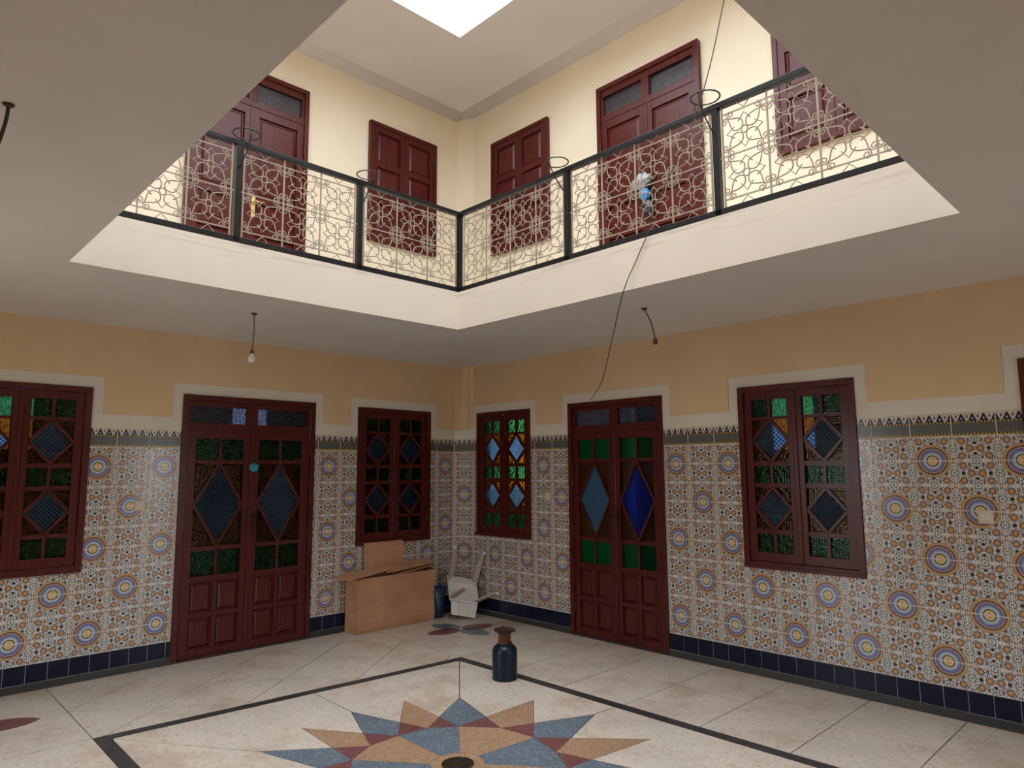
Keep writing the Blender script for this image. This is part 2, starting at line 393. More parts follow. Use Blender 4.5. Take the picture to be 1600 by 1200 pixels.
# shift the core back so that the tiles stand proud of it
wc = link('wall_corner', b.mesh('wall_corner'), None, GROUT); wc.location = (-0.0025*dirc.y, 0.0025*dirc.x, 0)
tag(wc, 'narrow splayed wall in the lower corner between the two windows', 'wall', kind='structure')

# tile geometry -----------------------------------------------------
GAP = 0.0055
def clip_tile(x0, x1, y0, y1, holes, flip):
    """tile outline (local to the wall) -> mesh in the tile's own frame"""
    cx, cy = (x0+x1)/2, (y0+y1)/2
    return cx, cy
FULL = {}
def tile_mesh(rects, key, mat, depth=0.009, edge=0.0012):
    if key in FULL: return FULL[key]
    b = MB()
    for (a, c, d, e) in rects: b.frustum(a, d, c, e, -0.0024, edge, 0.0)
    me = b.mesh('tile'); me.materials.append(mat); FULL[key] = me; return me
def tiles(parent, M_is_local, cols, parity0, holes, xlim):
    """cols: list of (centre, parity). Rows run downwards from the border."""
    zt = 0.148 + 0.6486
    for (cx, par) in cols:
        for k in range(10):
            y1 = zt - k*0.6486; y0 = y1 - 0.6486; cy = (y0+y1)/2
            # seams 1,3,5,.. counted from the top carry medallions alternately
            seam_top, seam_bot = k, k+1
            med = 0
            if seam_bot % 2 == 1 and ((seam_bot-1)//2) % 2 == par: med = -1      # medallion on lower edge
            if seam_top % 2 == 1 and ((seam_top-1)//2) % 2 == par: med = 1
            rect = (max(cx-0.5, xlim[0]), min(cx+0.5, xlim[1]), y0, y1)
            if rect[1]-rect[0] < 0.05: continue
            rs = cells(rect, holes)
            rs = [q for q in rs if q[1]-q[0] > 0.03 and q[3]-q[2] > 0.03]
            if not rs: continue
            g = GAP/2
            loc = [((q[0]-cx)*W+g, (q[1]-cx)*W-g, (q[2]-cy)*W+g, (q[3]-cy)*W-g) for q in rs]
            flip = med == -1
            if flip: loc = [(-q[1], -q[0], -q[3], -q[2]) for q in loc]
            mat = T_MED if med else T_STAR
            key = (mat.name,) + tuple(round(v, 4) for q in loc for v in q)
            me = tile_mesh(loc, key, mat)
            Mx = Matrix.Translation((cx*W, Z(cy), 0.0))
            if flip: Mx = Mx @ Matrix.Rotation(math.pi, 4, 'Z')
            link('tile', me, parent, None, Mx)
        # crenellated border above each column
        rect = (max(cx-0.5, xlim[0]), min(cx+0.5, xlim[1]), zt, zt+0.62)
        rs = [q for q in cells(rect, holes) if q[1]-q[0] > 0.03]
        if rs:
            loc = [((q[0]-cx)*W+GAP/2, (q[1]-cx)*W-GAP/2, 0.002, 0.62*W) for q in rs]
            me = tile_mesh(loc, ('border',) + tuple(round(v, 4) for q in loc for v in q), T_BORDER)
            link('border_tile', me, parent, None, Matrix.Translation((cx*W, Z(zt), 0.0)))
# left wall columns (local x = -t)
tiles(wl, 0, [(-13.247-i, i % 2) for i in range(0, 11)], 0, HOLES_L, (YM, -12.75))
tiles(wl, 0, [(-7.005+i, i % 2) for i in range(-1, 7)], 0, HOLES_L, (-7.68, -CT))
tiles(wr, 0, [(5.317+i, i % 2) for i in range(-5, 2)], 0, HOLES_R, (CS, 6.75))
tiles(wr, 0, [(11.774+i, i % 2) for i in range(0, 18)], 0, HOLES_R, (11.27, XM))
# splayed corner column: the parent's frame is the world, so give each tile the corner's frame
zt = 0.148 + 0.6486
for k in range(10):
    y1 = zt - k*0.6486; cy = y1 - 0.3243; med = 0
    if (k+1) % 2 == 1 and (k//2) % 2 == 1: med = -1
    if k % 2 == 1 and ((k-1)//2) % 2 == 1: med = 1
    mat = T_MED if med else T_STAR
    loc = [(-0.49*W, 0.49*W, -0.3243*W+GAP/2, 0.3243*W-GAP/2)]
    Mx = MC @ Matrix.Translation((0, Z(cy), 0))
    if med == -1: Mx = Mx @ Matrix.Rotation(math.pi, 4, 'Z')
    link('tile', tile_mesh(loc, ('corner', mat.name), mat), wc, None, wc.matrix_basis.inverted() @ Mx)
link('border_tile', tile_mesh([(-0.49*W, 0.49*W, 0.002, 0.62*W)], 'cornerborder', T_BORDER), wc, None, wc.matrix_basis.inverted() @ MC @ Matrix.Translation((0, Z(zt), 0)))

# off-white band stepping round the openings, and the cream plaster above it
BT = 1.855
def band_and_plaster(parent, x0, x1, holes, sides=0.33, top=0.37):
    outer = [(max(h[0]-sides, x0), min(h[1]+sides, x1), -10, h[3]+top) for h in holes]
    b = MB()
    for (a, c, d, e) in cells((x0, x1, zt+0.62, BT), holes): b.box((a*W, Z(d), -0.0024), (c*W, Z(e), -0.001))
    for h, o in zip(holes, outer):
        for (a, c, d, e) in cells((o[0], o[1], BT, o[3]), [h]): b.box((a*W, Z(d), -0.0024), (c*W, Z(e), -0.001))
    b.build('painted_band', WHITE_BAND, parent)
    b = MB()
    for (a, c, d, e) in cells((x0, x1, BT, H1+0.1), outer): b.box((a*W, Z(d), -0.0024), (c*W, Z(e), 0.009))
    b.build('plaster', CREAM_LOW, parent)
band_and_plaster(wl, YM, -CT, HOLES_L); band_and_plaster(wr, CS-0.02, XM, HOLES_R)
inv = wc.matrix_basis.inverted()
b = MB(); b.box((-clen/2*W, Z(zt+0.62), -0.0024), (clen/2*W, Z(BT), -0.001)); b.build('painted_band', WHITE_BAND, wc, inv @ MC)
b = MB(); hh = clen/2*W     # rounded plaster casing over the corner pipes
prof = [(-hh, 0.0)] + [(-hh*0.55*math.cos(math.pi*i/10), 0.012+0.05*math.sin(math.pi*i/10)) for i in range(11)] + [(hh, 0.0)]
b.add([(x, Z(BT), z) for x, z in prof] + [(x, Z(H1+0.1), z) for x, z in prof], [(i, i+1, len(prof)+i+1, len(prof)+i) for i in range(len(prof)-1)] + [tuple(range(len(prof)))])
b.build('plaster', CREAM_LOW, wc, inv @ MC)

# navy skirting tiles and black plinth
def skirting(name, label, M, spans, pitch=0.555):
    par = empty(name, M); tag(par, label, 'skirting', kind='structure')
    me_key = {}
    for (a, c, rev) in spans:
        x = a
        while x < c - 0.04:
            e = min(x + pitch, c)
            w_ = round((e-x)*W, 4)
            if w_ not in me_key:
                bb = MB(); bb.frustum(0.0012, 0.001, w_-0.0012, (-5.695+6.235)*W, -0.0024, 0.0012, 0.001)
                me = bb.mesh('tile'); me.materials.append(NAVY); me_key[w_] = me
            link('tile', me_key[w_], par, None, Matrix.Translation((x*W, Z(-6.235), 0.0)))
            x = e
        bb = MB(); bb.box((a*W, Z(-6.45)+0.0, -0.0024), (c*W, Z(-6.24), 0.02)); bb.build('plinth', PLINTH, par, None, bevel=0.003)
    return par
skirting('baseboard_left', 'navy tile skirting on a black plinth under the wall with the broad door', ML, [(YM, -12.75, 0), (-7.68, -CT-0.02, 0)])
skirting('baseboard_right', 'navy tile skirting on a black plinth under the wall with the blue diamond door', MR, [(CS+0.02, 6.75, 0), (11.27, XM, 0)])
skirting('baseboard_corner', 'short navy tile skirting at the foot of the splayed corner behind the chair', MC, [(-clen/2, clen/2, 0)], 0.5)

# ------------------------------------------------------------------ slabs, upper walls, roof light
def ring(name, outer, inner, z0, z1, mat, label, cat):
    (a0, a1, b0, b1), (c0, c1, d0, d1) = outer, inner
    b = MB()
    for q in cells((a0, a1, b0, b1), [(c0, c1, d0, d1)]): b.box((q[0]*W, q[2]*W, Z(z0)), (q[1]*W, q[3]*W, Z(z1)))
    # cheap but clean: merge the coplanar seams away
    me = b.mesh(name); bm = bmesh.new(); bm.from_mesh(me); bmesh.ops.remove_doubles(bm, verts=bm.verts, dist=1e-5); bm.to_mesh(me); bm.free()
    o = link(name, me, None, mat); tag(o, label, cat, kind='structure'); return o
EX = 0.9
RF = []
GROUNDM = plaster('dusty_ground', (0.42, 0.36, 0.29))
ring('ceiling', (-EX, XM+EX, YM-EX, EX), (XE, XF, YF, YE), H1, F2-0.05, CEIL, 'grey-white underside of the gallery around the open well', 'ceiling')
# lighter painted edge of the slab towards the well
def fascia(name, p, q, nrm, label):
    b = MB(); t = 0.012/W
    xs = sorted((p[0], q[0])); ys = sorted((p[1], q[1]))
    b.box(((xs[0])*W, ys[0]*W, Z(H1)-0.002), ((xs[1])*W + (0.012 if nrm[0] else 0), ys[1]*W - (0.012 if nrm[1] else 0), Z(F2)))
    o = b.build(name, FASCIA); tag(o, label, 'slab edge', kind='structure')
fascia('trim_1', (XE, YE), (XE, YF), (1, 0), 'off-white slab edge below the railing in front of the brass-handled door')
fascia('trim_2', (XE, YE), (XF, YE), (0, 1), 'off-white slab edge crossed by the hanging cable')
ring('floor_upper', (-0.05, XM, YM, 0.05), (XE+0.02, XF, YF, YE-0.02), F2-0.05, F2-0.001, TZ_CREAM, 'terrazzo gallery floor behind the railings', 'floor')
# roof slab and its upstand
ring('ceiling_upper', (-EX, XM+EX, YM-EX, EX), (SX0, SX1, SY1, SY0), H2, H2+0.6, CEIL, 'pale ceiling above the gallery around the roof light', 'ceiling')
ring('wall_roof_light', (SX0-0.5, SX1+0.5, SY1-0.5, SY0+0.5), (SX0-0.001, SX1+0.001, SY1-0.001, SY0+0.001), H2+0.6, RT, FASCIA, 'white upstand around the open roof light', 'wall')
def plain_wall(name, label, a, c, z0, z1, mat):
    b = MB(); b.box((a[0]*W, a[1]*W, Z(z0)), (c[0]*W, c[1]*W, Z(z1))); o = b.build(name, mat); tag(o, label, 'wall', kind='structure'); return o
plain_wall('wall_upper_left', 'pale cream upper wall behind the railing with the brass-handled door', (-0.8, YM), (0, 0.8), F2-0.05, H2+0.02, CREAM_UP)
plain_wall('wall_upper_right', 'pale cream upper wall with the door where plastic bags hang', (0, 0), (XM, 0.8), F2-0.05, H2+0.02, CREAM_UP)
b = MB(); b.prism([(0, -0.4*W), (0.82*W, 0), (0.3*W, 0.3*W), (-0.3*W, 0.3*W)], Z(F2-0.05), Z(H2+0.02)); o = b.build('wall_upper_corner', CREAM_UP)
tag(o, 'narrow splayed pale cream wall in the upper corner', 'wall', kind='structure')
MRR_ = frameM((XM*W, 0, 0), (0, -1, 0)); MRL_ = frameM((0, YM*W, 0), (-1, 0, 0))
REAR = [(MRR_, 0.0, -YM, [(3.4, 5.9, -6.45, 2.65)], 'right', 'opposite the broad door'),  # unseen doorways added to lift the light on the lower floor
        (MRL_, -XM, 0.0, [(-10.4, -6.2, -6.45, 2.65)], 'left', 'opposite the blue diamond door')]
for (M_, a, c, hs, nm, lb) in REAR:
    wall_core('wall_rear_' + nm, 'cream wall with an added light-giving doorway closing the room ' + lb, M_, a, c, -6.6, H1+0.05, hs, CREAM_LOW, 0.0, 0.22)
    for (x0, x1, z0, z1) in hs:
        b = MB(); fw = 0.05; A, B, C_, D = x0*W, x1*W, Z(z0), Z(z1)
        b.box((A, C_, -0.1), (A+fw, D, 0.01)); b.box((B-fw, C_, -0.1), (B, D, 0.01)); b.box((A+fw, D-fw, -0.1), (B-fw, D, 0.01))
        if z0 > -6: b.box((A+fw, C_, -0.1), (B-fw, C_+fw, 0.01))
        RF.append((b, M_, z0 > -6, nm))
nW, nD = 9, 5
for (b, M_, win, nm) in RF:
    o = b.build(('window_%d' % nW) if win else ('door_%d' % nD), WOOD, None, M_)
    tag(o, ('added light-giving window frame' if win else 'added light-giving doorway frame') + ' in the cream wall behind the viewer ' + ('opposite the broad door' if nm == 'right' else 'opposite the blue diamond door'), 'window' if win else 'door', kind='structure')
    if win: nW += 1
    else: nD += 1
plain_wall('wall_upper_rear_right', 'plain cream upper wall opposite the brass-handled door', (XM, YM-0.8), (XM+0.8, 0.8), F2-0.05, H2+0.02, CREAM_UP)
plain_wall('wall_upper_rear_left', 'plain cream upper wall opposite the bag-hung door', (-0.8, YM-0.8), (XM, YM), F2-0.05, H2+0.02, CREAM_UP)
b = MB(); b.box((-40, -46, -0.4), (48, 40, -0.11)); tag(b.build('ground', GROUNDM), 'bare pale ground outside the house', 'ground', kind='structure')

# cove where the upper ceiling meets the two walls in view
cv = [(0.0, H2-0.12)] + [(1.2*(1-math.cos(math.pi/2*i/8)), H2-0.12+0.12*math.sin(math.pi/2*i/8)) for i in range(1, 9)] + [(0.0, H2+0.01)]
def cove(name, M, x0, x1, label):
    b = MB(); n = len(cv); vs = [(x*W, Z(z), d*W) for x in (x0, x1) for d, z in cv]
    b.add(vs, [(i, (i+1) % n, n+(i+1) % n, n+i) for i in range(n)] + [tuple(range(n-1, -1, -1)), tuple(range(n, 2*n))])
    me = b.mesh(name); bm = bmesh.new(); bm.from_mesh(me); bmesh.ops.recalc_face_normals(bm, faces=bm.faces); bm.to_mesh(me); bm.free()
    for p in me.polygons: p.use_smooth = len(p.vertices) == 4 and abs(p.normal.y) < 0.999 and p.normal.z > 0.02
    o = link(name, me, None, CEIL, M); tag(o, label, 'cornice', kind='structure')
cove('trim_3', ML, YM, 0.0, 'shallow pale cove above the wall with the brass-handled door')
cove('trim_4', MR, 0.0, XM, 'shallow pale cove above the wall with the bag-hung door')

# rooms behind the lower openings: shells with daylight from a window of their own
def room(name, label, x0, x1, y0, y1, side, holes):
    """inner faces of a room; side = which wall holds the outside windows"""
    b = MB(); t = 0.3
    zb, ztp = -6.55, H1
    b.box((x0*W, y0*W, Z(zb-0.3)), (x1*W, y1*W, Z(zb)))
    b.box((x0*W, y0*W, Z(ztp)), (x1*W, y1*W, Z(ztp+0.3)))
    def wall(axis, pos, a, c, hs):
        for q in cells((a, c, zb, ztp), hs):
            if axis == 'x': b.box((pos*W, q[0]*W, Z(q[2])), ((pos+t)*W, q[1]*W, Z(q[3])))
            else: b.box((q[0]*W, pos*W, Z(q[2])), (q[1]*W, (pos+t)*W, Z(q[3])))
    if side == 'x':
        wall('x', x0, y0, y1, holes); wall('y', y0, x0, x1, []); wall('y', y1-t, x0, x1, [])
    else:
        wall('y', y1-t, x0, x1, holes); wall('x', x0, y0, y1, []); wall('x', x1-t, y0, y1, [])
    o = b.build(name, DARKROOM); tag(o, label, 'wall', kind='structure')
    if name != 'wall_room_corner':  # tinted panes added in the unseen back openings to dim the sky
        for q in holes:
            b = MB()
            if side == 'x': b.box((x0*W+0.02, q[0]*W, Z(q[2])), (x0*W+0.026, q[1]*W, Z(q[3])))
            else: b.box((q[0]*W, y1*W-0.026, Z(q[2])), (q[1]*W, y1*W-0.02, Z(q[3])))
            b.build('pane', G_WHITE, o)
room('wall_room_broad_door', 'dim room seen through the panes of the broad door', -12, -0.815, YM, -0.2, 'x', [(-17.7, -15.2, 1.0, 3.6), (-6.3, -4.3, 2.4, 3.4)])
room('wall_room_corner', 'bright room seen through the panes beside the corner', -9.5, 9.7, 0.815, 9, 'y', [(-8.9, -3.6, -2.2, 4.2), (3.6, 5.2, -2.5, 3.2)])
room('wall_room_far', 'dim room seen through the panes of the window beyond the blue diamond door', 10.0, 28.5, 0.815, 10, 'y', [(10.7, 12.7, 0.8, 3.3)])

# ------------------------------------------------------------------ joinery
def panes_square(par, x0, x1, y0, y1, zp, mat, name='pane'):
    b = MB(); b.box((x0, y0, zp-0.004), (x1, y1, zp)); b.build(name, mat, par)
def diamond_section(par, x0, x1, y0, y1, zp, zm, mw, m_in, m_out):
    xm, ym = (x0+x1)/2, (y0+y1)/2
    P = [(xm, y1), (x1, ym), (xm, y0), (x0, ym)]
    b = MB(); b.prism(P, zp-0.004, zp); b.build('diamond_pane', m_in, par)
    for tri in ([(x0, y1), (xm, y1), (x0, ym)], [(x1, y1), (x1, ym), (xm, y1)], [(x0, y0), (x0, ym), (xm, y0)], [(x1, y0), (xm, y0), (x1, ym)]):
        b = MB(); b.prism(tri, zp-0.004, zp); b.build('corner_pane', m_out, par)
    for i in range(4):
        b = MB(); b.bar(P[i], P[(i+1) % 4], mw, (zp-0.006, zm)); b.build('glazing_bar', WOOD, par)
def glazed(par, x0, x1, rows, mats, zp=-0.03, zm=-0.012, mw=0.024):
    """rows of two square panes or a diamond, from the top; rows = [(kind, ytop, ybottom)]"""
    xm = (x0+x1)/2
    for i, (k, yt, yb) in enumerate(rows):
        if k == 'sq':
            panes_square(par, x0, xm, yb, yt, zp, mats[0][0]); panes_square(par, xm, x1, yb, yt, zp, mats[0][1])
            b = MB(); b.box((xm-mw/2, yb, zp-0.006), (xm+mw/2, yt, zm)); b.build('glazing_bar', WOOD, par)
        else: diamond_section(par, x0, x1, yb, yt, zp, zm, mw, mats[1], mats[2])
        if i:
            ym = (yt + rows[i-1][2])/2
            b = MB(); b.box((x0, yt-0.002, zp-0.006), (x1, rows[i-1][2]+0.002, zm)); b.build('glazing_bar', WOOD, par)
def frame_box(par, w, h, fw, z0, z1, sill=0.0, name='frame'):
    b = MB(); b.box((-w/2, 0, z0), (-w/2+fw, h, z1)); b.box((w/2-fw, 0, z0), (w/2, h, z1)); b.box((-w/2+fw, h-fw, z0), (w/2-fw, h, z1))
    if sill: b.box((-w/2+fw, 0, z0), (w/2-fw, sill, z1))
    return b.build(name, WOOD, par, None, bevel=0.003)
def leaf_bars(b, x0, x1, y0, y1, xa, xb, gaps, z0, z1):
    """frame of a sash: stiles to xa/xb, rails everywhere except in gaps (list of ytop, ybottom)"""
    b.box((x0, y0, z0), (xa, y1, z1)); b.box((xb, y0, z0), (x1, y1, z1))
    y = y1
    for (t_, bt) in gaps:
        if y - t_ > 1e-4: b.box((xa, t_, z0), (xb, y, z1))
        y = bt
    if y - y0 > 1e-4: b.box((xa, y0, z0), (xb, y, z1))

def low_window(name, label, wallM, h, mats):
    w = (h[1]-h[0])*W; hh = (h[3]-h[2])*W
    o = empty(name, wallM @ Matrix.Translation(((h[0]+h[1])/2*W, Z(h[2]), 0))); tag(o, label, 'window', kind='structure')
    frame_box(o, w, hh, 0.05, -0.10, 0.016, 0.055)
    k = hh / (2.62+3.15)
    def y(z): return (z+3.15)*k
    rows = [('sq', y(2.18), y(1.61)), ('di', y(1.53), y(0.19)), ('sq', y(0.05), y(-0.50)), ('di', y(-0.62), y(-1.95)), ('sq', y(-2.066), y(-2.66))]
    for s in (-1, 1):
        sash_b = MB(); xa, xb = sorted((s*0.125*w/2, s*0.765*w/2)); x0, x1 = sorted((s*0.002, s*(w/2-0.052)))
        leaf_bars(sash_b, x0, x1, 0.057, hh-0.052, xa, xb, [(rows[0][1], rows[-1][2])], -0.05, -0.004)
        sash = sash_b.build('sash', WOOD, o, None, bevel=0.003)
        glazed(sash, xa, xb, rows, mats[s])
        for zy in (0.17, 0.83):
            b = MB(); b.tube([(s*(w/2-0.05), zy*hh-0.035, 0.004), (s*(w/2-0.05), zy*hh+0.035, 0.004)], 0.008, 8); b.build('hinge', HINGE, sash)
    b = MB(); b.box((-0.018, 0.06, -0.03), (0.018, hh-0.055, 0.006)); b.build('cover_strip', WOOD, o, None, bevel=0.004)
    ex = 0.03 if name == 'window_3' else 0.0
    b = MB(); b.box((-w/2-ex, 0.0, -0.05), (w/2, 0.03, 0.026)); b.build('sill', WOOD, o, None, bevel=0.004)
    return o
pm = ((G_GREEN, G_GREEN), G_BLUE, G_ORANGE)
low_window('window_1', 'dark red window with orange and green panes left of the broad door', ML, HOLES_L[0], {-1: pm, 1: pm})
low_window('window_2', 'unlit dark red stained glass window above the cardboard box', ML, HOLES_L[2], {-1: pm, 1: pm})
low_window('window_3', 'backlit window glowing blue, green and amber beside the corner', MR, HOLES_R[0], {-1: pm, 1: pm})
low_window('window_4', 'dark red window with blue diamonds in the tiled wall beyond the blue diamond door', MR, HOLES_R[2], {-1: pm, 1: pm})
low_window('window_5', 'dark red window whose edge shows past the double switch plate', MR, HOLES_R[3], {-1: pm, 1: pm})

def low_door(name, label, wallM, h, mats, transom, handle):
    zb = -6.33
    w = (h[1]-h[0])*W; hh = (h[3]-zb)*W
    o = empty(name, wallM @ Matrix.Translation(((h[0]+h[1])/2*W, Z(-6.45), 0))); tag(o, label, 'door', kind='structure')
    def y(z): return (z+6.45)*W*1.0
    top = y(h[3]); fw = 0.052
    b = MB(); b.box((-w/2, 0, -0.11), (-w/2+fw, top, 0.016)); b.box((w/2-fw, 0, -0.11), (w/2, top, 0.016)); b.box((-w/2+fw, top-fw, -0.11), (w/2-fw, top, 0.016))
    b.build('frame', WOOD, o, None, bevel=0.003)
    # transom light: rails, mullion and two panes
    b = MB(); x0, x1 = -w/2+fw, w/2-fw
    yt, yb = y(2.30), y(1.70)
    b.box((x0, yt, -0.06), (x1, top-fw, -0.01)); b.box((x0, y(1.42), -0.06), (x1, yb, -0.002)); b.box((-0.055, yb, -0.06), (0.055, yt, -0.006))
    b.box((x0, yb, -0.06), (x0+0.035, yt, -0.01)); b.box((x1-0.035, yb, -0.06), (x1, yt, -0.01))
    tr = b.build('transom', WOOD, o, None, bevel=0.003)
    panes_square(tr, x0+0.03, -0.05, yb-0.005, yt+0.005, -0.04, transom); panes_square(tr, 0.05, x1-0.03, yb-0.005, yt+0.005, -0.04, transom)
    rows = [('sq', y(1.14), y(0.37)), ('di', y(0.26), y(-2.66)), ('sq', y(-2.79), y(-3.66))]
    prs = [(y(-3.86), y(-4.92)), (y(-5.06), y(-6.12))]
    for s in (-1, 1):
        xa, xb = sorted((s*0.112*w/2, s*0.79*w/2)); x0, x1 = sorted((s*0.002, s*(w/2-fw-0.002)))
        b = MB(); leaf_bars(b, x0, x1, 0.016, y(1.42)-0.003, xa, xb, [(rows[0][1], rows[-1][2])] + prs, -0.052, -0.006)
        xm = (xa+xb)/2
        for (pt, pb) in prs: b.box((xm-0.02, pb, -0.052), (xm+0.02, pt, -0.006))
        lf = b.build('leaf', WOOD, o, None, bevel=0.0025)
        glazed(lf, xa, xb, rows, mats[s])
        for (pt, pb) in prs:
            for (qa, qb) in ((xa, xm-0.02), (xm+0.02, xb)):
                bb = MB(); bb.frustum(qa, pb, qb, pt, -0.04, 0.001, -0.026); bb.frustum(qa+0.012, pb+0.012, qb-0.012, pt-0.012, -0.027, 0.022, -0.008); bb.build('panel', WOOD, lf)
        for zy in (0.12, 0.45, 0.66):
            b = MB(); b.tube([(s*(w/2-fw), zy*hh-0.045, 0.002), (s*(w/2-fw), zy*hh+0.045, 0.002)], 0.009, 8); b.build('hinge', HINGE, lf)
    b = MB(); b.box((-0.02, 0.02, -0.03), (0.02, y(1.40), 0.004)); b.build('cover_strip', WOOD, o, None, bevel=0.004)
    b = MB(); b.box((-w/2, -0.0, -0.16), (w/2, 0.014, 0.02)); b.build('threshold', PLINTH, o)
    if handle is not None:
        yy = y(handle)
        b = MB(); b.box((0.03, yy-0.11, -0.008), (0.065, yy+0.11, 0.002)); pl = b.build('handle_plate', HINGE, o, None, bevel=0.003)
        b = MB(); b.tube([(0.047, yy+0.05, 0.0), (0.047, yy+0.05, 0.045), (0.04, yy+0.05, 0.05), (-0.06, yy+0.045, 0.05)], 0.009, 8); b.build('lever', HINGE, pl, smooth=True)
    return o
dm = ((G_GREEN, G_GREEN), G_BLUE, G_ORANGE)
low_door('door_1', 'broad dark red double door with a turquoise knot on its middle stile', ML, HOLES_L[1], {-1: dm, 1: dm}, G_WHITE, -1.9)
low_door('door_2', 'dark red double door with smooth steel-blue and deep-blue diamond panes', MR, HOLES_R[1], {-1: ((G_GREENP, G_GREENP), G_TEAL, G_SMOKE), 1: ((G_GREENP, G_GREENP), G_DEEP, G_SMOKE)}, G_WHITE, -1.95)

def raised(par, x0, x1, y0, y1, z):
    b = MB(); b.frustum(x0, y0, x1, y1, z-0.022, 0.012, z-0.016); b.frustum(x0+0.02, y0+0.02, x1-0.02, y1-0.02, z-0.0165, 0.02, z-0.003)
    b.build('panel', WOOD, par)
def shutter_window(name, label, wallM, x0, x1, z0, z1):
    w = (x1-x0)*W; hh = (z1-z0)*W
    o = empty(name, wallM @ Matrix.Translation(((x0+x1)/2*W, Z(z0), 0.002))); tag(o, label, 'window', kind='structure')
    frame_box(o, w, hh, 0.045, 0.0, 0.05, 0.045)
    for s in (-1, 1):
        a, c = sorted((s*0.0015, s*(w/2-0.047))); sa, sc = a+0.062, c-0.062
        y0, y1 = 0.047, hh-0.047; n = 3; ph = (y1-y0-0.07*(n+1))/n
        gaps = [(y1-0.07-i*(ph+0.07), y1-0.07-i*(ph+0.07)-ph) for i in range(n)]
        b = MB(); leaf_bars(b, a, c, y0, y1, sa, sc, gaps, 0.0, 0.04); lf = b.build('leaf', WOOD, o, None, bevel=0.003)
        for (t_, bt) in gaps: raised(lf, sa, sc, bt, t_, 0.038)
        for zy in (0.16, 0.84):
            b = MB(); b.tube([(s*(w/2-0.046), zy*hh-0.04, 0.052), (s*(w/2-0.046), zy*hh+0.04, 0.052)], 0.007, 8); b.build('hinge', HINGE, lf)
    return o
shutter_window('window_6', 'closed dark red panelled shutter beside the brass-handled upper door', ML, -5.50, -1.78, 9.99, 15.52)
shutter_window('window_7', 'closed red panelled shutter between the upper corner and the bag-hung door', MR, 2.27, 5.93, 9.88, 15.38)
shutter_window('window_8', 'closed red shutter reflecting blue sky past the bag-hung upper door', MR, 16.08, 19.8, 10.02, 15.5)
def upper_door(name, label, wallM, x0, x1, z1, brass):
    w = (x1-x0)*W; z0 = F2; hh = (z1-z0)*W
    o = empty(name, wallM @ Matrix.Translation(((x0+x1)/2*W, Z(z0), 0.002))); tag(o, label, 'door', kind='structure')
    frame_box(o, w, hh, 0.05, 0.0, 0.06)
    def y(z): return (z-z0)*W
    ax, cx = -w/2+0.05, w/2-0.05
    yt, yb = y(z1-0.45), y(z1-1.25); ylf = y(z1-1.52)
    b = MB(); b.box((ax, yt, 0.0), (cx, hh-0.05, 0.04)); b.box((ax, ylf, 0.0), (cx, yb, 0.045)); b.box((-0.045, yb, 0.0), (0.045, yt, 0.045)); b.box((ax, yb, 0), (ax+0.03, yt, 0.04)); b.box((cx-0.03, yb, 0), (cx, yt, 0.04))
    tr = b.build('transom', WOOD, o, None, bevel=0.003)
    for (p0, p1) in ((ax+0.025, -0.04), (0.04, cx-0.025)): panes_square(tr, p0, p1, yb-0.005, yt+0.005, 0.012, UPGLASS)
    for s in (-1, 1):
        a, c = sorted((s*0.0015, s*(w/2-0.052))); sa, sc = a+0.075, c-0.075
        y1 = ylf-0.003; y0 = 0.008
        gaps = [(y1-0.09, y(10.55)), (y(10.25), y(9.25)), (y(8.95), y(7.95)), (y(7.65), y(6.75))]
        b = MB(); leaf_bars(b, a, c, y0, y1, sa, sc, gaps, 0.0, 0.042); lf = b.build('leaf', WOOD, o, None, bevel=0.003)
        for (t_, bt) in gaps: raised(lf, sa, sc, bt, t_, 0.04)
        for zy in (0.12, 0.45, 0.72):
            b = MB(); b.tube([(s*(w/2-0.05), zy*hh-0.045, 0.058), (s*(w/2-0.05), zy*hh+0.045, 0.058)], 0.008, 8); b.build('hinge', HINGE, lf)
    b = MB(); b.box((-0.02, 0.012, 0.03), (0.02, ylf-0.006, 0.05)); b.build('cover_strip', WOOD, o, None, bevel=0.004)
    yy = y(10.1)
    b = MB(); b.box((0.026, yy-0.12, 0.04), (0.066, yy+0.12, 0.048)); pl = b.build('handle_plate', BRASS if brass else HINGE, o, None, bevel=0.003)
    b = MB(); b.tube([(0.046, yy+0.04, 0.045), (0.046, yy+0.04, 0.09), (0.055, yy+0.04, 0.098), (0.14, yy+0.035, 0.098)], 0.009, 8); b.build('lever', BRASS if brass else HINGE, pl, smooth=True)
    return o
UPGLASS = glass('frosted_pearl_glass', (0.40, 0.38, 0.42), 'pearl', 0.5)
upper_door('door_3', 'panelled red upper double door with a brass handle plate', ML, -13.15, -8.46, 15.62, True)
upper_door('door_4', 'panelled red upper double door with plastic bags on its handle', MR, 8.72, 13.40, 15.42, False)

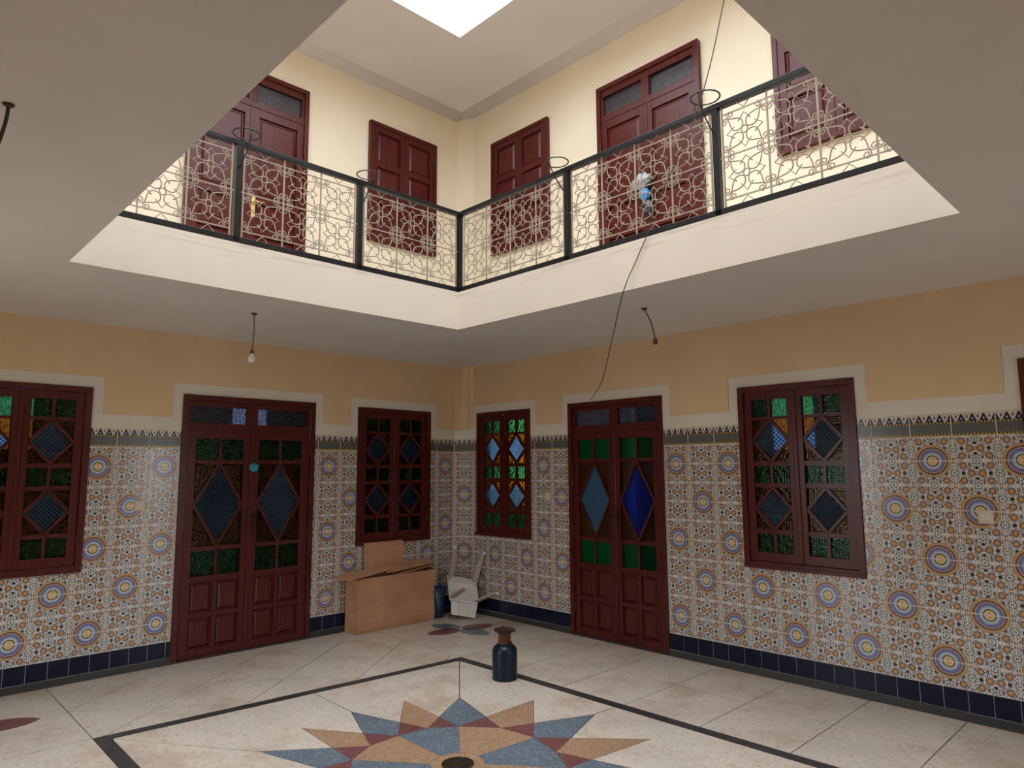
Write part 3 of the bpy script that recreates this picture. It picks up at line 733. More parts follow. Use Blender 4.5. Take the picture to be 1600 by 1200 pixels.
# ------------------------------------------------------------------ floor
def area(p): return 0.5*sum(p[i][0]*p[(i+1)%len(p)][1]-p[(i+1)%len(p)][0]*p[i][1] for i in range(len(p)))
def clip_half(poly, a, bb, c):      # keep a*x+b*y<=c
    out = []
    for i in range(len(poly)):
        p, q = poly[i], poly[(i+1) % len(poly)]
        dp, dq = a*p[0]+bb*p[1]-c, a*q[0]+bb*q[1]-c
        if dp <= 0: out.append(p)
        if (dp < 0 < dq) or (dq < 0 < dp):
            k = dp/(dp-dq); out.append((p[0]+k*(q[0]-p[0]), p[1]+k*(q[1]-p[1])))
    return out
def clip_rect(poly, x0, x1, y0, y1):
    for (a, bb, c) in ((-1, 0, -x0), (1, 0, x1), (0, -1, -y0), (0, 1, y1)):
        if poly: poly = clip_half(poly, a, bb, c)
    return poly
def inset(poly, d):
    """shrink a polygon by d on every side (mitred)"""
    if area(poly) < 0: poly = poly[::-1]
    n = len(poly); out = []
    for i in range(n):
        p0, p1, p2 = Vector(poly[i-1]), Vector(poly[i]), Vector(poly[(i+1) % n])
        d1 = (p1-p0).normalized(); d2 = (p2-p1).normalized()
        n1 = Vector((-d1.y, d1.x)); n2 = Vector((-d2.y, d2.x)); k = n1+n2
        den = k.dot(k)
        if den < 0.05: out.append(tuple(p1+n1*d)); continue
        m = k*(2*d/den)
        if m.length > 6*d: m = m.normalized()*6*d
        out.append(tuple(p1+m))
    return out
floor = MB().box((-0.05*W, YM*W, -0.10), (XM*W, 0.05*W, -FL)).build('floor', STRIP)
tag(floor, 'cream terrazzo floor with a black border and star inlay', 'floor', kind='structure')
GW = 0.0075
def slab(name, poly, mat, parent=floor, gap=GW, zt_=0.0):
    clean = []
    for p in poly:
        if not clean or (Vector(p)-Vector(clean[-1])).length > 1e-3: clean.append(p)
    if (Vector(clean[0])-Vector(clean[-1])).length < 1e-3: clean.pop()
    if len(clean) < 3 or abs(area(clean)) < 0.02: return None
    q = inset([(p[0]*W, p[1]*W) for p in clean], gap/2)
    b = MB(); b.prism(q, -FL, zt_); me = b.mesh(name)
    bm = bmesh.new(); bm.from_mesh(me); bmesh.ops.triangulate(bm, faces=[f for f in bm.faces if len(f.verts) > 4]); bm.to_mesh(me); bm.free()
    return link(name, me, parent, mat)
BX0, BX1, BY0, BY1 = 6.25, 20.1, -16.25, -5.24      # black border, outer edge (it is laid a little out of square)
o4 = [(5.50, -16.25), (19.5, -16.35), (BX1, -5.12), (BX0, BY1)]; BWD = 0.33
def offset4(q, d):
    out = []
    for k in range(4):
        p0, p1, p2 = Vector(q[k-1]), Vector(q[k]), Vector(q[(k+1) % 4]); d1 = (p1-p0).normalized(); d2 = (p2-p1).normalized()
        n1 = Vector((-d1.y, d1.x)); n2 = Vector((-d2.y, d2.x)); m = (n1+n2); out.append(tuple(p1+m*(2*d/m.dot(m))))
    return out
i4 = offset4(o4, BWD)
for k in range(4): slab('border_strip', [o4[k], o4[(k+1) % 4], i4[(k+1) % 4], i4[k]], TZ_BLACK, gap=0.0005)
# star
SC = (12.90, -10.87)
TM = {3: (15.07, -6.71), 4: (13.07, -6.32), 5: (11.14, -6.68), 6: (9.5, -8.0), 7: (8.62, -9.27), 8: (8.33, -10.8), 9: (8.51, -12.3), 10: (9.13, -13.7)}
VM = {3: (14.0, -8.85), 4: (13.03, -8.60), 5: (12.02, -8.74), 6: (11.19, -9.43), 7: (10.73, -10.06), 8: (10.61, -10.88), 9: (10.67, -11.69), 10: (11.05, -12.42)}
for k in range(8):      # the half out of view mirrors the half in view
    q = (k+11) % 16; TM[q] = (2*SC[0]-TM[k+3][0], 2*SC[1]-TM[k+3][1]); VM[q] = (2*SC[0]-VM[k+3][0], 2*SC[1]-VM[k+3][1])
def inter(p, q, a, c):
    d1 = (q[0]-p[0], q[1]-p[1]); d2 = (c[0]-a[0], c[1]-a[1]); den = d1[0]*d2[1]-d1[1]*d2[0]
    t = ((a[0]-p[0])*d2[1]-(a[1]-p[1])*d2[0])/den; return (p[0]+t*d1[0], p[1]+t*d1[1])
T = [TM[k] for k in range(16)]; V = [VM[k] for k in range(16)]
X = [inter(T[k], V[(k+1) % 16], T[(k+1) % 16], V[k]) for k in range(16)]
for k in range(16):
    slab('star_point', [T[k], X[k-1], V[k], X[k]], TZ_BLUE if k % 2 == 0 else TZ_TAN, gap=0.0016)
    slab('star_overlap', [V[k], X[k], V[(k+1) % 16]], TZ_RED, gap=0.0016)
DR = 0.60
for j in range(8):
    k = 2*j
    arc = [(SC[0]+DR*math.cos(math.radians(45*j+45*i/6)), SC[1]+DR*math.sin(math.radians(45*j+45*i/6))) for i in range(7)]
    # wedges alternate; the one between 135 and 180 degrees is blue
    slab('star_wedge', [V[k], V[k+1], V[(k+2) % 16]] + arc[::-1], TZ_BLUE if j % 2 == 1 else TZ_TAN, gap=0.0016)
slab('drain_surround', [(SC[0]+(DR-0.005)*math.cos(2*math.pi*i/40), SC[1]+(DR-0.005)*math.sin(2*math.pi*i/40)) for i in range(40)], TZ_TAN, gap=0.001)
# field between star and border, cut by strips running out from the blue points
CORN = {10: i4[0], 14: i4[1], 2: i4[2], 6: i4[3]}
SIDE = {12: (i4[0], i4[1]), 0: (i4[1], i4[2]), 4: (i4[2], i4[3]), 8: (i4[3], i4[0])}
def outhit(k): return CORN[k] if k in CORN else inter(SC, T[k], *SIDE[k])
for j in range(8):
    k = 2*j; a, c = outhit(k), outhit((k+2) % 16)
    slab('floor_slab', [T[k], a, c, T[(k+2) % 16], X[(k+1) % 16], T[(k+1) % 16], X[k]], TZ_CREAM)
# diamonds laid along the left gallery
px_, py_ = 2.86, (BY1-BY0)/3.0
sl = (o4[3][0]-o4[0][0])/(o4[3][1]-o4[0][1])
for i in range(-6, 8):
    for j in range(-6, 10):
        u0, v0 = (i+j)/2.0, (j-i)/2.0
        d = [(u0*px_, BY0+v0*py_), ((u0+0.5)*px_, BY0+(v0+0.5)*py_), ((u0+1.0)*px_, BY0+v0*py_), ((u0+0.5)*px_, BY0+(v0-0.5)*py_)]
        q = clip_rect(d, 0.0, 7.0, BY0, BY1)
        if q: q = clip_half(q, 1, -sl, o4[0][0]-sl*o4[0][1])
        if len(q) >= 3: slab('floor_slab', q, TZ_CREAM)
        sr = (o4[2][0]-o4[1][0])/(o4[2][1]-o4[1][1])
        q = clip_rect([(XM-(p[0]), p[1]) for p in d], 19.0, XM, BY0, o4[2][1])
        if q: q = clip_half(q, -1, sr, -(o4[1][0]-sr*o4[1][1]))
        if len(q) >= 3: slab('floor_slab', q, TZ_CREAM)
# square slabs along the right gallery and its mirror
nx = 6; stepx = (BX1-BX0)/nx; sb = (o4[2][1]-o4[3][1])/(o4[2][0]-o4[3][0]); sc_ = (o4[1][1]-o4[0][1])/(o4[1][0]-o4[0][0])
for i in range(nx):
    x0, x1 = BX0+i*stepx, BX0+(i+1)*stepx
    e0, e1 = o4[3][1]+sb*(x0-o4[3][0]), o4[3][1]+sb*(x1-o4[3][0])
    slab('floor_slab', [(x0, e0), (x1, e1), (x1, -2.68), (x0, -2.68)], TZ_CREAM)
    slab('floor_slab', [(x0, -2.68), (x1, -2.68), (x1, 0.0), (x0, 0.0)], TZ_CREAM)
    z0_, z1_ = o4[0][0]+i*(o4[1][0]-o4[0][0])/nx, o4[0][0]+(i+1)*(o4[1][0]-o4[0][0])/nx
    e0, e1 = o4[0][1]+sc_*(z0_-o4[0][0]), o4[0][1]+sc_*(z1_-o4[0][0])
    slab('floor_slab', [(z0_, -20.2), (z1_, -20.2), (z1_, e1), (z0_, e0)], TZ_CREAM)
    slab('floor_slab', [(z0_, YM), (z1_, YM), (z1_, -20.2), (z0_, -20.2)], TZ_CREAM)
# corner fields with a four-petal inlay
for (x0, x1, y0, y1, cx, cy) in ((0.0, BX0, BY1, 0.0, 3.02, -2.56), (0.0, o4[0][0], YM, BY0, 2.72, -18.4), (BX1, XM, o4[2][1], 0.0, 24.7, -2.6), (o4[1][0], XM, YM, o4[1][1], 24.7, -20.2)):
    base = slab('floor_slab', [(x0, y0), (x1, y0), (x1, y1), (x0, y1)], TZ_CREAM)
    for m in range(4):
        ang = math.radians((190, 80, 262, 6)[m])
        L, hw = 1.48, 0.47
        pts = []
        for i in range(15):
            t_ = i/14; wv = hw*math.sin(math.pi*t_**0.85)**0.62 if 0 < t_ < 1 else 0; pts.append((t_*L+0.06, wv))
        pts = pts + [(p[0], -p[1]) for p in pts[-2:0:-1]]
        pp = [(cx+p[0]*math.cos(ang)-p[1]*math.sin(ang), cy+p[0]*math.sin(ang)+p[1]*math.cos(ang)) for p in pts]
        bb = MB(); bb.prism([(p[0]*W, p[1]*W) for p in pp], -0.004, 0.0006)
        bb.build('petal_inlay', TZ_BLUE if m in (0, 3) else TZ_RED, base)
# drain cover
dr = empty('floor_drain', Matrix.Translation((SC[0]*W, SC[1]*W, 0.0))); tag(dr, 'round slotted metal drain cover at the centre of the star inlay', 'drain')
DRM = simple('tarnished_drain_metal', (0.10, 0.065, 0.03), 0.35, 0.8, 0.3); DRD = simple('drain_shadow_gap', (0.012, 0.010, 0.008), 0.7)
MB().lathe([(0.0, 0.0015), (0.096, 0.0015), (0.098, 0.0008)], 40).build('slot_shade_disc', DRD, dr)  # near-black disc paints in the shade between the spokes
MB().lathe([(0.078, 0.0015), (0.078, 0.004), (0.096, 0.004), (0.098, 0.001)], 40).build('rim', DRM, dr)
MB().lathe([(0.0, 0.0045), (0.026, 0.004), (0.028, 0.0015)], 24).build('hub', DRM, dr)
for i in range(16):
    a = 2*math.pi*i/16; b = MB(); b.bar((0.026*math.cos(a), 0.026*math.sin(a)), (0.08*math.cos(a), 0.08*math.sin(a)), 0.008, (0.0015, 0.0038)); b.build('spoke', DRM, dr)

# ------------------------------------------------------------------ gallery railings
def spiral(cx, cy, r0, a0, turns, sgn, n=12):
    return [(cx + r0*(1-0.72*i/n)*math.cos(a0+sgn*turns*2*math.pi*i/n), cy + r0*(1-0.72*i/n)*math.sin(a0+sgn*turns*2*math.pi*i/n), 0) for i in range(n+1)]
MOTIF = {}
def motif_meshes(cw, ch):
    key = (round(cw, 3), round(ch, 3))
    if key in MOTIF: return MOTIF[key]
    R = 0.0046; out = {}
    rc = 0.022
    b = MB(); b.tube([(rc*math.cos(2*math.pi*i/12), rc*1.15*math.sin(2*math.pi*i/12), 0) for i in range(12)], R, 5, closed=True); out['ring'] = b.mesh('flower_motif', True)
    ang = math.atan2(ch, cw); ln = math.hypot(cw, ch)/2
    for k, (sx, sy) in enumerate(((1, 1), (-1, 1), (-1, -1), (1, -1))):
        d = Vector((sx*math.cos(ang), sy*math.sin(ang), 0)); nn = Vector((-d.y, d.x, 0))
        a0, a1 = 0.026, ln-0.064
        pts = []
        for i in range(13):
            t = i/12; wv = 0.060*math.sin(math.pi*t)**0.7*(1-0.74*t) if 0 < t < 1 else 0.0
            pts.append(d*(a0+(a1-a0)*t) + nn*wv)
        loop = pts + [d*(2*p.dot(d)) - p for p in pts[-2:0:-1]]
        b = MB(); b.tube(loop, R, 5, closed=True); out[('petal', k)] = b.mesh('petal', True)
        # two curls at the petal's tip
        c = Vector((sx*cw/2, sy*ch/2, 0)); b = MB()
        for q in (1, -1):
            cc = d*(a1+0.012) + nn*q*0.029
            st = d*(a1-0.004)
            th = math.atan2((st-cc).y, (st-cc).x)
            b.tube(spiral(cc.x, cc.y, 0.027, th, 1.5, q, 16), R*0.9, 5)
        out[('scroll', k)] = b.mesh('scroll', True)
    for k, (dx, dy) in enumerate(((1, 0), (0, 1), (-1, 0), (0, -1))):
        d = Vector((dx, dy, 0)); nn = Vector((-dy, dx, 0)); half = (cw if dx else ch)/2
        o2 = (ch if dx else cw)/2
        b = MB()
        b.tube([nn*o2*0.27+d*half*0.45, d*half*0.80, -nn*o2*0.27+d*half*0.45], R*0.9, 5)
        out[('chevron', k)] = b.mesh('chevron', True)
    for m in out.values(): m.materials.append(IRON)
    MOTIF[key] = out; return out
def railing(name, label, M, x0, x1, posts, bays, ringside=1):
    """local frame: x along the railing, y up from the slab, z towards the well"""
    o = empty(name, M); tag(o, label, 'railing', 'gallery railings round the well')
    hb, ht = 0.033, (9.0-F2)*W
    b = MB(); b.box((x0, ht-0.018, -0.026), (x1, ht+0.018, 0.026)); b.build('top_rail', RAILBLACK, o, None, bevel=0.003)
    b = MB(); b.box((x0, hb-0.020, -0.022), (x1, hb+0.020, 0.022)); b.build('bottom_rail', RAILBLACK, o, None, bevel=0.003)
    pme = None
    for p in posts:
        if pme is None:
            bb = MB(); bb.box((-0.022, 0.0, -0.022), (0.022, ht-0.018, 0.022)); pme = bb.mesh('post'); pme.materials.append(RAILBLACK)
        link('post', pme, o, None, Matrix.Translation((p, 0, 0)))
    ya, yb = hb+0.075, ht-0.075; ymid = (ya+yb)/2
    for (a, c, n) in bays:
        a2, c2 = a+0.045, c-0.045; cw = (c2-a2)/n; ch = (yb-ya)/2
        for yy, nm in ((ya, 0), (ymid, 1), (yb, 0)):
            b = MB(); b.box((a2 if nm == 0 else a+0.02, yy-0.004, -0.004), (c2 if nm == 0 else c-0.02, yy+0.004, 0.004)); b.build('horizontal_bar', IRON, o)
        for i in range(n+1):
            b = MB(); b.box((a2+i*cw-0.005, hb+0.018, -0.005), (a2+i*cw+0.005, ht-0.018, 0.005)); b.build('vertical_bar', IRON, o)
        ms = motif_meshes(cw, ch)
        for i in range(n):
            cx = a2+(i+0.5)*cw
            for yy, sg in ((ya-0.002, -1), (yb+0.002, 1)):
                b = MB(); b.tube([(cx-0.05, yy+sg*0.055, 0), (cx, yy+sg*0.006, 0), (cx+0.05, yy+sg*0.055, 0)], 0.004, 5); b.build('edge_chevron', IRON, o)
            for j in range(2):
                cy = ya+(j+0.5)*ch
                mo = link('flower_motif', ms['ring'], o, None, Matrix.Translation((cx, cy, 0)))
                for k in range(4):
                    for kind in ('petal', 'scroll', 'chevron'): link(kind, ms[(kind, k)], mo)
    return o, ht
RX, RY = (XE-0.10)*W, (YE+0.12)*W
MRL = frameM((RX, 0, Z(F2)), (0, 1, 0)); MRR = frameM((0, RY, Z(F2)), (1, 0, 0))
cy_ = RY
pl_ = [-17.75*W, -13.99*W, -10.15*W]
railing('gallery_railing', 'black and beige wrought-iron railing in front of the brass-handled upper door', MRL, -17.8*W, RY+0.026, pl_ + [RY], [(pl_[0], pl_[1], 3), (pl_[1], pl_[2], 3), (pl_[2], RY, 3)])
pr_ = [12.2*W, 17.16*W, 22.15*W]
railing('gallery_railing', 'black and beige wrought-iron railing in front of the bag-hung upper door', MRR, RX+0.028, 22.2*W, pr_, [(RX+0.024, pr_[0], 4), (pr_[0], pr_[1], 4), (pr_[1], pr_[2], 4)])
ht = (9.0-F2)*W
def pot_ring(M, x, label, side):
    o = empty('pot_ring', M @ Matrix.Translation((x, ht-0.20, 0.022))); tag(o, label, 'plant holder', 'flower-pot rings on the railing posts')
    r = 0.095
    b = MB(); b.tube([(r*math.cos(2*math.pi*i/28), 0.225, r+0.012+r*math.sin(2*math.pi*i/28)) for i in range(28)], 0.0055, 6, closed=True); b.build('hoop', BLACKWIRE, o, smooth=True)
    b = MB(); b.tube([(0, 0.0, 0.004), (0, 0.03, 0.055), (0, 0.09, 0.125), (0, 0.16, 0.18), (0, 0.225, 0.2)], 0.005, 6); b.build('arm', BLACKWIRE, o, smooth=True)
pot_ring(MRL, pl_[1], 'black wire pot ring on the railing post in front of the brass-handled door', 1)
pot_ring(MRL, pl_[2], 'black wire pot ring on the railing post left of the upper corner shutter', 1)
pot_ring(MRR, pr_[0], 'black wire pot ring on the railing post left of the bag-hung door', 1)
pot_ring(MRR, pr_[1], 'black wire pot ring on the railing post where the long cable passes', 1)

# ------------------------------------------------------------------ things
def smooth_curve(pts, n=8):
    """Catmull-Rom through points"""
    P = [Vector(p) for p in pts]; P = [P[0]*2-P[1]] + P + [P[-1]*2-P[-2]]; out = []
    for i in range(1, len(P)-2):
        for k in range(n):
            t = k/n
            out.append(0.5*((2*P[i]) + (-P[i-1]+P[i+1])*t + (2*P[i-1]-5*P[i]+4*P[i+1]-P[i+2])*t*t + (-P[i-1]+3*P[i]-3*P[i+1]+P[i+2])*t**3))
    out.append(P[-2]); return out
def P3(x, y, z): return (x*W, y*W, Z(z))

# long cable from the roof light to the door head
cb = MB().tube(smooth_curve([P3(19.3, -6.6, 21.0), P3(18.4, -6.5, 14.2), P3(17.6, -6.5, 10.9), P3(16.95, -6.5, 9.0), P3(16.1, -6.34, 7.8), P3(15.42, -6.33, 6.75), P3(15.2, -6.32, 6.2), P3(14.75, -6.29, 5.5), P3(14.3, -6.27, 4.74), P3(12.2, -4.1, 3.95), P3(9.8, -1.6, 3.15), P3(7.97, -0.03, 2.70)], 8), 0.0038, 6)
tag(cb.build('cable', CABLE, smooth=True), 'long dark cable hanging past the railing to the door head', 'cable')

# bulb on its flex
BULBW = simple('white_bulb_plastic', (0.75, 0.70, 0.63), 0.4); BULBG = simple('frosted_bulb_dome', (0.72, 0.70, 0.70), 0.25)
SOCK = simple('brown_lamp_socket', (0.14, 0.075, 0.03), 0.35)
def flex(top, bot, sway):
    d = Vector(bot)-Vector(top); m = Vector(top)+d*0.5+Vector(sway)
    return smooth_curve([top, tuple(Vector(top)+d*0.06), tuple(m), bot], 8)
tp = P3(4.95, -12.45, H1); bt = P3(4.87, -12.44, 3.66)
o = empty('hanging_bulb', Matrix.Translation(tp)); tag(o, 'white light bulb hanging on a dark flex above the broad door', 'light bulb')
def relp(pts): return [tuple(Vector(p)-Vector(tp)) for p in pts]
MB().tube(relp(flex(tp, bt, (0.006, 0.004, 0))), 0.004, 6).build('flex', CABLE, o, smooth=True)
MB().lathe([(0.0, 0.0), (0.028, -0.002), (0.012, -0.02), (0.0, -0.021)], 16).build('ceiling_rose', CABLE, o, smooth=True)
q = relp([bt])[0]
MB().lathe([(0.0, 0.004), (0.014, 0.0), (0.019, -0.012), (0.019, -0.022), (0.016, -0.03), (0.0, -0.03)], 16, q).build('socket', SOCK, o, smooth=True)
MB().lathe([(0.013, -0.028), (0.014, -0.034), (0.020, -0.05), (0.030, -0.066), (0.031, -0.072)], 20, q).build('bulb_body', BULBW, o, smooth=True)
MB().lathe([(0.031, -0.072), (0.031, -0.080), (0.026, -0.096), (0.015, -0.106), (0.0, -0.109)], 20, q).build('bulb_dome', BULBG, o, smooth=True)
# bare flex with empty lampholder
tp = P3(13.5, -4.15, H1); bt = P3(13.72, -3.95, 3.86)
o = empty('hanging_lampholder', Matrix.Translation(tp)); tag(o, 'empty brown lampholder on a bent flex near the long cable', 'lamp holder')
MB().tube(relp(flex(tp, bt, (0.012, 0.006, 0))), 0.0045, 6).build('flex', CABLE, o, smooth=True)
MB().lathe([(0.0, 0.0), (0.028, -0.002), (0.012, -0.02), (0.0, -0.021)], 16).build('ceiling_rose', CABLE, o, smooth=True)
q = relp([bt])[0]
MB().lathe([(0.0, 0.004), (0.016, 0.0), (0.019, -0.006), (0.019, -0.028), (0.020, -0.028), (0.020, -0.045), (0.015, -0.045), (0.014, -0.02), (0.0, -0.02)], 16, q).build('socket', SOCK, o, smooth=True)
# flex at the near left
tp = P3(14.6, -19.97, H1)
o = empty('hanging_flex', Matrix.Translation(tp)); tag(o, 'bare dark flex dangling from the ceiling beside the well', 'flex')
MB().tube(relp(smooth_curve([tp, P3(14.58, -19.97, 4.7), P3(14.57, -19.99, 4.5), P3(14.45, -20.05, 4.2), P3(14.25, -20.2, 3.85)], 6)), 0.006, 6).build('wire', CABLE, o, smooth=True)
MB().lathe([(0.0, 0.0), (0.02, -0.002), (0.008, -0.012), (0.0, -0.012)], 14).build('ceiling_rose', CABLE, o, smooth=True)

# switch plates
def switch(wallM, x, z, w, h, n, label, name='light_switch'):
    o = empty(name, wallM @ Matrix.Translation((x*W, Z(z)-h/2, 0.0005))); tag(o, label, 'switch')
    b = MB(); b.frustum(-w/2, 0, w/2, h, 0.0, 0.003, 0.009); b.build('plate', SWITCH, o)
    for i in range(n):
        cx = (i-(n-1)/2)*w*0.3; b = MB(); b.frustum(cx-w*0.13, h*0.28, cx+w*0.13, h*0.72, 0.0085, 0.002, 0.014); b.build('rocker', SWITCHROCK, o)
switch(ML, -13.95, -1.14, 0.088, 0.088, 1, 'ivory switch plate on the tiles left of the broad door')
switch(MR, 20.88, -1.29, 0.092, 0.09, 2, 'ivory double switch plate on the tiles beyond the window with blue diamonds')
switch(MR, 5.59, -1.15, 0.075, 0.085, 1, 'ivory switch plate on the tiles between the backlit window and the blue diamond door')

# turquoise knot on the broad door
TURQ = simple('turquoise_cloth', (0.035, 0.30, 0.34), 0.8, 0, 0.4, 60)
def blob(rad, seed, amp, scale=(1, 1, 1), sub=3, freq=3.0):
    bm = bmesh.new(); bmesh.ops.create_icosphere(bm, subdivisions=sub, radius=1.0)
    for v in bm.verts:
        k = 1 + amp*noise.noise(v.co*freq+Vector((seed, seed*2, 0))) + amp*0.5*noise.noise(v.co*freq*2.3+Vector((0, seed, 0)))
        v.co = Vector((v.co.x*scale[0], v.co.y*scale[1], v.co.z*scale[2]))*rad*k
    me = bpy.data.meshes.new('blob'); bm.to_mesh(me); bm.free()
    for p in me.polygons: p.use_smooth = True
    return me
k_ = link('cloth_knot', blob(0.048, 3, 0.35, (1, 0.9, 0.6)), None, TURQ, ML @ Matrix.Translation((-10.17*W, Z(0.12), 0.036)))
tag(k_, 'turquoise crumpled cloth knot hung on the middle of the broad door', 'cloth')

# plastic bags on the upper door's handle
BAGW = simple('grey_white_plastic_film', (0.45, 0.49, 0.53), 0.3, 0, 0.35, 30); BAGB = simple('blue_plastic_film', (0.10, 0.32, 0.68), 0.3, 0, 0.5, 25); BAGD = simple('dark_grey_plastic_film', (0.05, 0.055, 0.07), 0.35, 0, 0.4, 30)
o = empty('plastic_bag', MR @ Matrix.Translation((11.0*W, Z(10.1), 0.10))); tag(o, 'crumpled white and blue plastic bags hung on the upper door handle', 'bag')
link('white_film', blob(0.10, 5, 0.45, (1.05, 0.75, 0.5)), o, BAGW, Matrix.Translation((-0.02, 0.17, 0.0)) @ Matrix.Rotation(0.3, 4, 'Z'))
link('blue_film', blob(0.075, 9, 0.5, (0.75, 0.85, 0.55)), o, BAGB, Matrix.Translation((0.015, 0.02, 0.01)))
link('dark_film', blob(0.065, 12, 0.5, (0.8, 1.25, 0.5)), o, BAGD, Matrix.Translation((0.05, -0.11, 0.0)))

# ------------------------------------------------------------------ gas bottle with burner
GB = simple('dark_blue_enamelled_steel', (0.004, 0.013, 0.026), 0.30, 0.0, 0.3, spec=0.3); GN = simple('rusty_red_steel', (0.11, 0.020, 0.010), 0.5, 0, 0.4, 50); GP = simple('sooty_cast_iron', (0.028, 0.018, 0.014), 0.6, 0.2, 0.5, 60)
o = empty('gas_bottle', Matrix.Translation((9.12*W, -5.87*W, 0.0))); tag(o, 'squat dark blue gas bottle with a rusty burner on the black floor border', 'gas bottle')
MB().lathe([(0.0, 0.012), (0.085, 0.012), (0.095, 0.0), (0.103, 0.0), (0.107, 0.012), (0.103, 0.028), (0.104, 0.04), (0.1055, 0.10), (0.105, 0.215), (0.103, 0.236), (0.094, 0.256), (0.078, 0.272), (0.06, 0.282), (0.045, 0.287), (0.0, 0.289)], 40).build('body', GB, o, smooth=True)
MB().lathe([(0.053, 0.276), (0.053, 0.37), (0.057, 0.374), (0.050, 0.374), (0.050, 0.29), (0.0, 0.29)], 32).build('collar', GN, o, smooth=True)
pan = MB().lathe([(0.0, 0.366), (0.045, 0.366), (0.062, 0.372), (0.080, 0.384), (0.092, 0.400), (0.086, 0.400), (0.072, 0.388), (0.045, 0.380), (0.0, 0.380)], 32).build('burner_pan', GP, o, smooth=True)
MB().lathe([(0.0, 0.38), (0.030, 0.38), (0.034, 0.392), (0.028, 0.399), (0.0, 0.401)], 24).build('burner_head', GP, pan, smooth=True)
for a in (25, 145, 265):
    a = math.radians(a); b = MB(); b.bar((0.03*math.cos(a), 0.03*math.sin(a)), (0.098*math.cos(a), 0.098*math.sin(a)), 0.016, (0.388, 0.408)); b.build('pan_support', GN, pan)
MB().tube([(0.05, 0.0, 0.30), (0.075, 0.0, 0.305), (0.085, 0.0, 0.305)], 0.009, 8).build('valve', GP, o, smooth=True)

# ------------------------------------------------------------------ cardboard
def cardboard():
    n = NT('brown_corrugated_cardboard'); co = n.coord('Object'); x = n.xyz(co)
    fl = n.math('SINE', n.math('MULTIPLY', x[2], 900.0))
    a = n.noise(co, 4, 4)
    col = n.mix(n.step(a, 0.3, 0.75), (0.44, 0.225, 0.12), (0.55, 0.295, 0.17))
    col = n.mix(n.math('MULTIPLY', n.step(fl, 0.0, 1.0), 0.08), col, (0.25, 0.12, 0.06))
    return n.done(n.principled(col, 0.75))
CARD = cardboard()
def sheet(b, quad, t):
    """thin board: quad of 4 points (any order round), thickened by t along its normal"""
    q = [Vector(p) for p in quad]; nn = (q[1]-q[0]).cross(q[3]-q[0]).normalized()*t
    b.add([tuple(p) for p in q]+[tuple(p+nn) for p in q], [(3,2,1,0),(4,5,6,7),(0,1,5,4),(1,2,6,5),(2,3,7,6),(3,0,4,7)])
def box_front(y0, y1, x, zs, mat, par):
    b = MB(); n = len(zs); t = 0.005
    vs = []
    for (z, dx0, dx1) in zs:
        vs += [(x+dx0, y0, z), (x+dx1, y1, z), (x+dx0-t, y0, z), (x+dx1-t, y1, z)]
    fs = []
    for i in range(n-1):
        a, c = 4*i, 4*(i+1)
        fs += [(a, a+1, c+1, c), (a+2, c+2, c+3, a+3), (a, c, c+2, a+2), (a+1, a+3, c+3, c+1)]
    fs += [(0, 2, 3, 1), (4*n-4, 4*n-3, 4*n-1, 4*n-2)]
    b.add(vs, fs); return b.build('front_panel', mat, par)
by0, by1, bx0, bx1, bh = -6.10*W, -2.27*W, 0.13*W, 0.84*W, 0.585
bo = empty('cardboard_box', Matrix.Identity(4)); tag(bo, 'large half-open brown cardboard box leaning under the unlit window', 'box')
box_front(by0, by1, bx1, [(0.001, 0.012, 0.004), (0.03, 0.022, 0.012), (0.09, 0.020, 0.022), (0.19, 0.008, 0.014), (0.235, 0.002, 0.0), (0.24, 0.0, -0.004), (0.40, 0.002, 0.002), (bh-0.06, -0.002, 0.0), (bh-0.012, 0.0, 0.0)], CARD, bo)
b = MB(); sheet(b, [(bx1+0.01, by0, 0.001), (bx0, by0-0.02, 0.001), (bx0, by0-0.02, bh-0.02), (bx1, by0, bh-0.02)], -0.005); b.build('end_panel', CARD, bo)
b = MB(); sheet(b, [(bx1, by1, 0.001), (bx0, by1, 0.001), (bx0, by1, bh+0.04), (bx1, by1, bh)], 0.005); b.build('end_panel', CARD, bo)
b = MB(); sheet(b, [(bx0, by0, 0.001), (bx0, by1, 0.001), (bx0, by1, bh+0.04), (bx0, by0, bh)], 0.005); b.build('back_panel', CARD, bo)
b = MB(); sheet(b, [(bx0, by0, 0.002), (bx1, by0, 0.002), (bx1, by1, 0.002), (bx0, by1, 0.002)], 0.005); b.build('base_panel', CARD, bo)
# flaps
b = MB(); sheet(b, [(bx1+0.03, by0-0.10, bh-0.010), (bx1+0.012, -4.55*W, bh+0.055), (bx0+0.064, -4.7*W, bh+0.09), (bx0+0.03, by0-0.24, bh+0.02)], -0.006); b.build('left_flap', CARD, bo)
b = MB(); sheet(b, [(bx1+0.02, -4.75*W, bh+0.02), (bx1+0.012, by1+0.0, bh+0.075), (bx0+0.064, by1-0.03, bh+0.12), (bx0+0.066, -4.65*W, bh+0.078)], -0.006); b.build('right_flap', CARD, bo)
b = MB(); sheet(b, [(bx1+0.006, -4.3*W, bh-0.012), (bx1+0.01, by1+0.005, bh+0.045), (bx0+0.08, by1-0.02, bh+0.07), (bx0+0.09, -4.3*W, bh+0.01)], -0.005); b.build('inner_flap', CARD, bo)
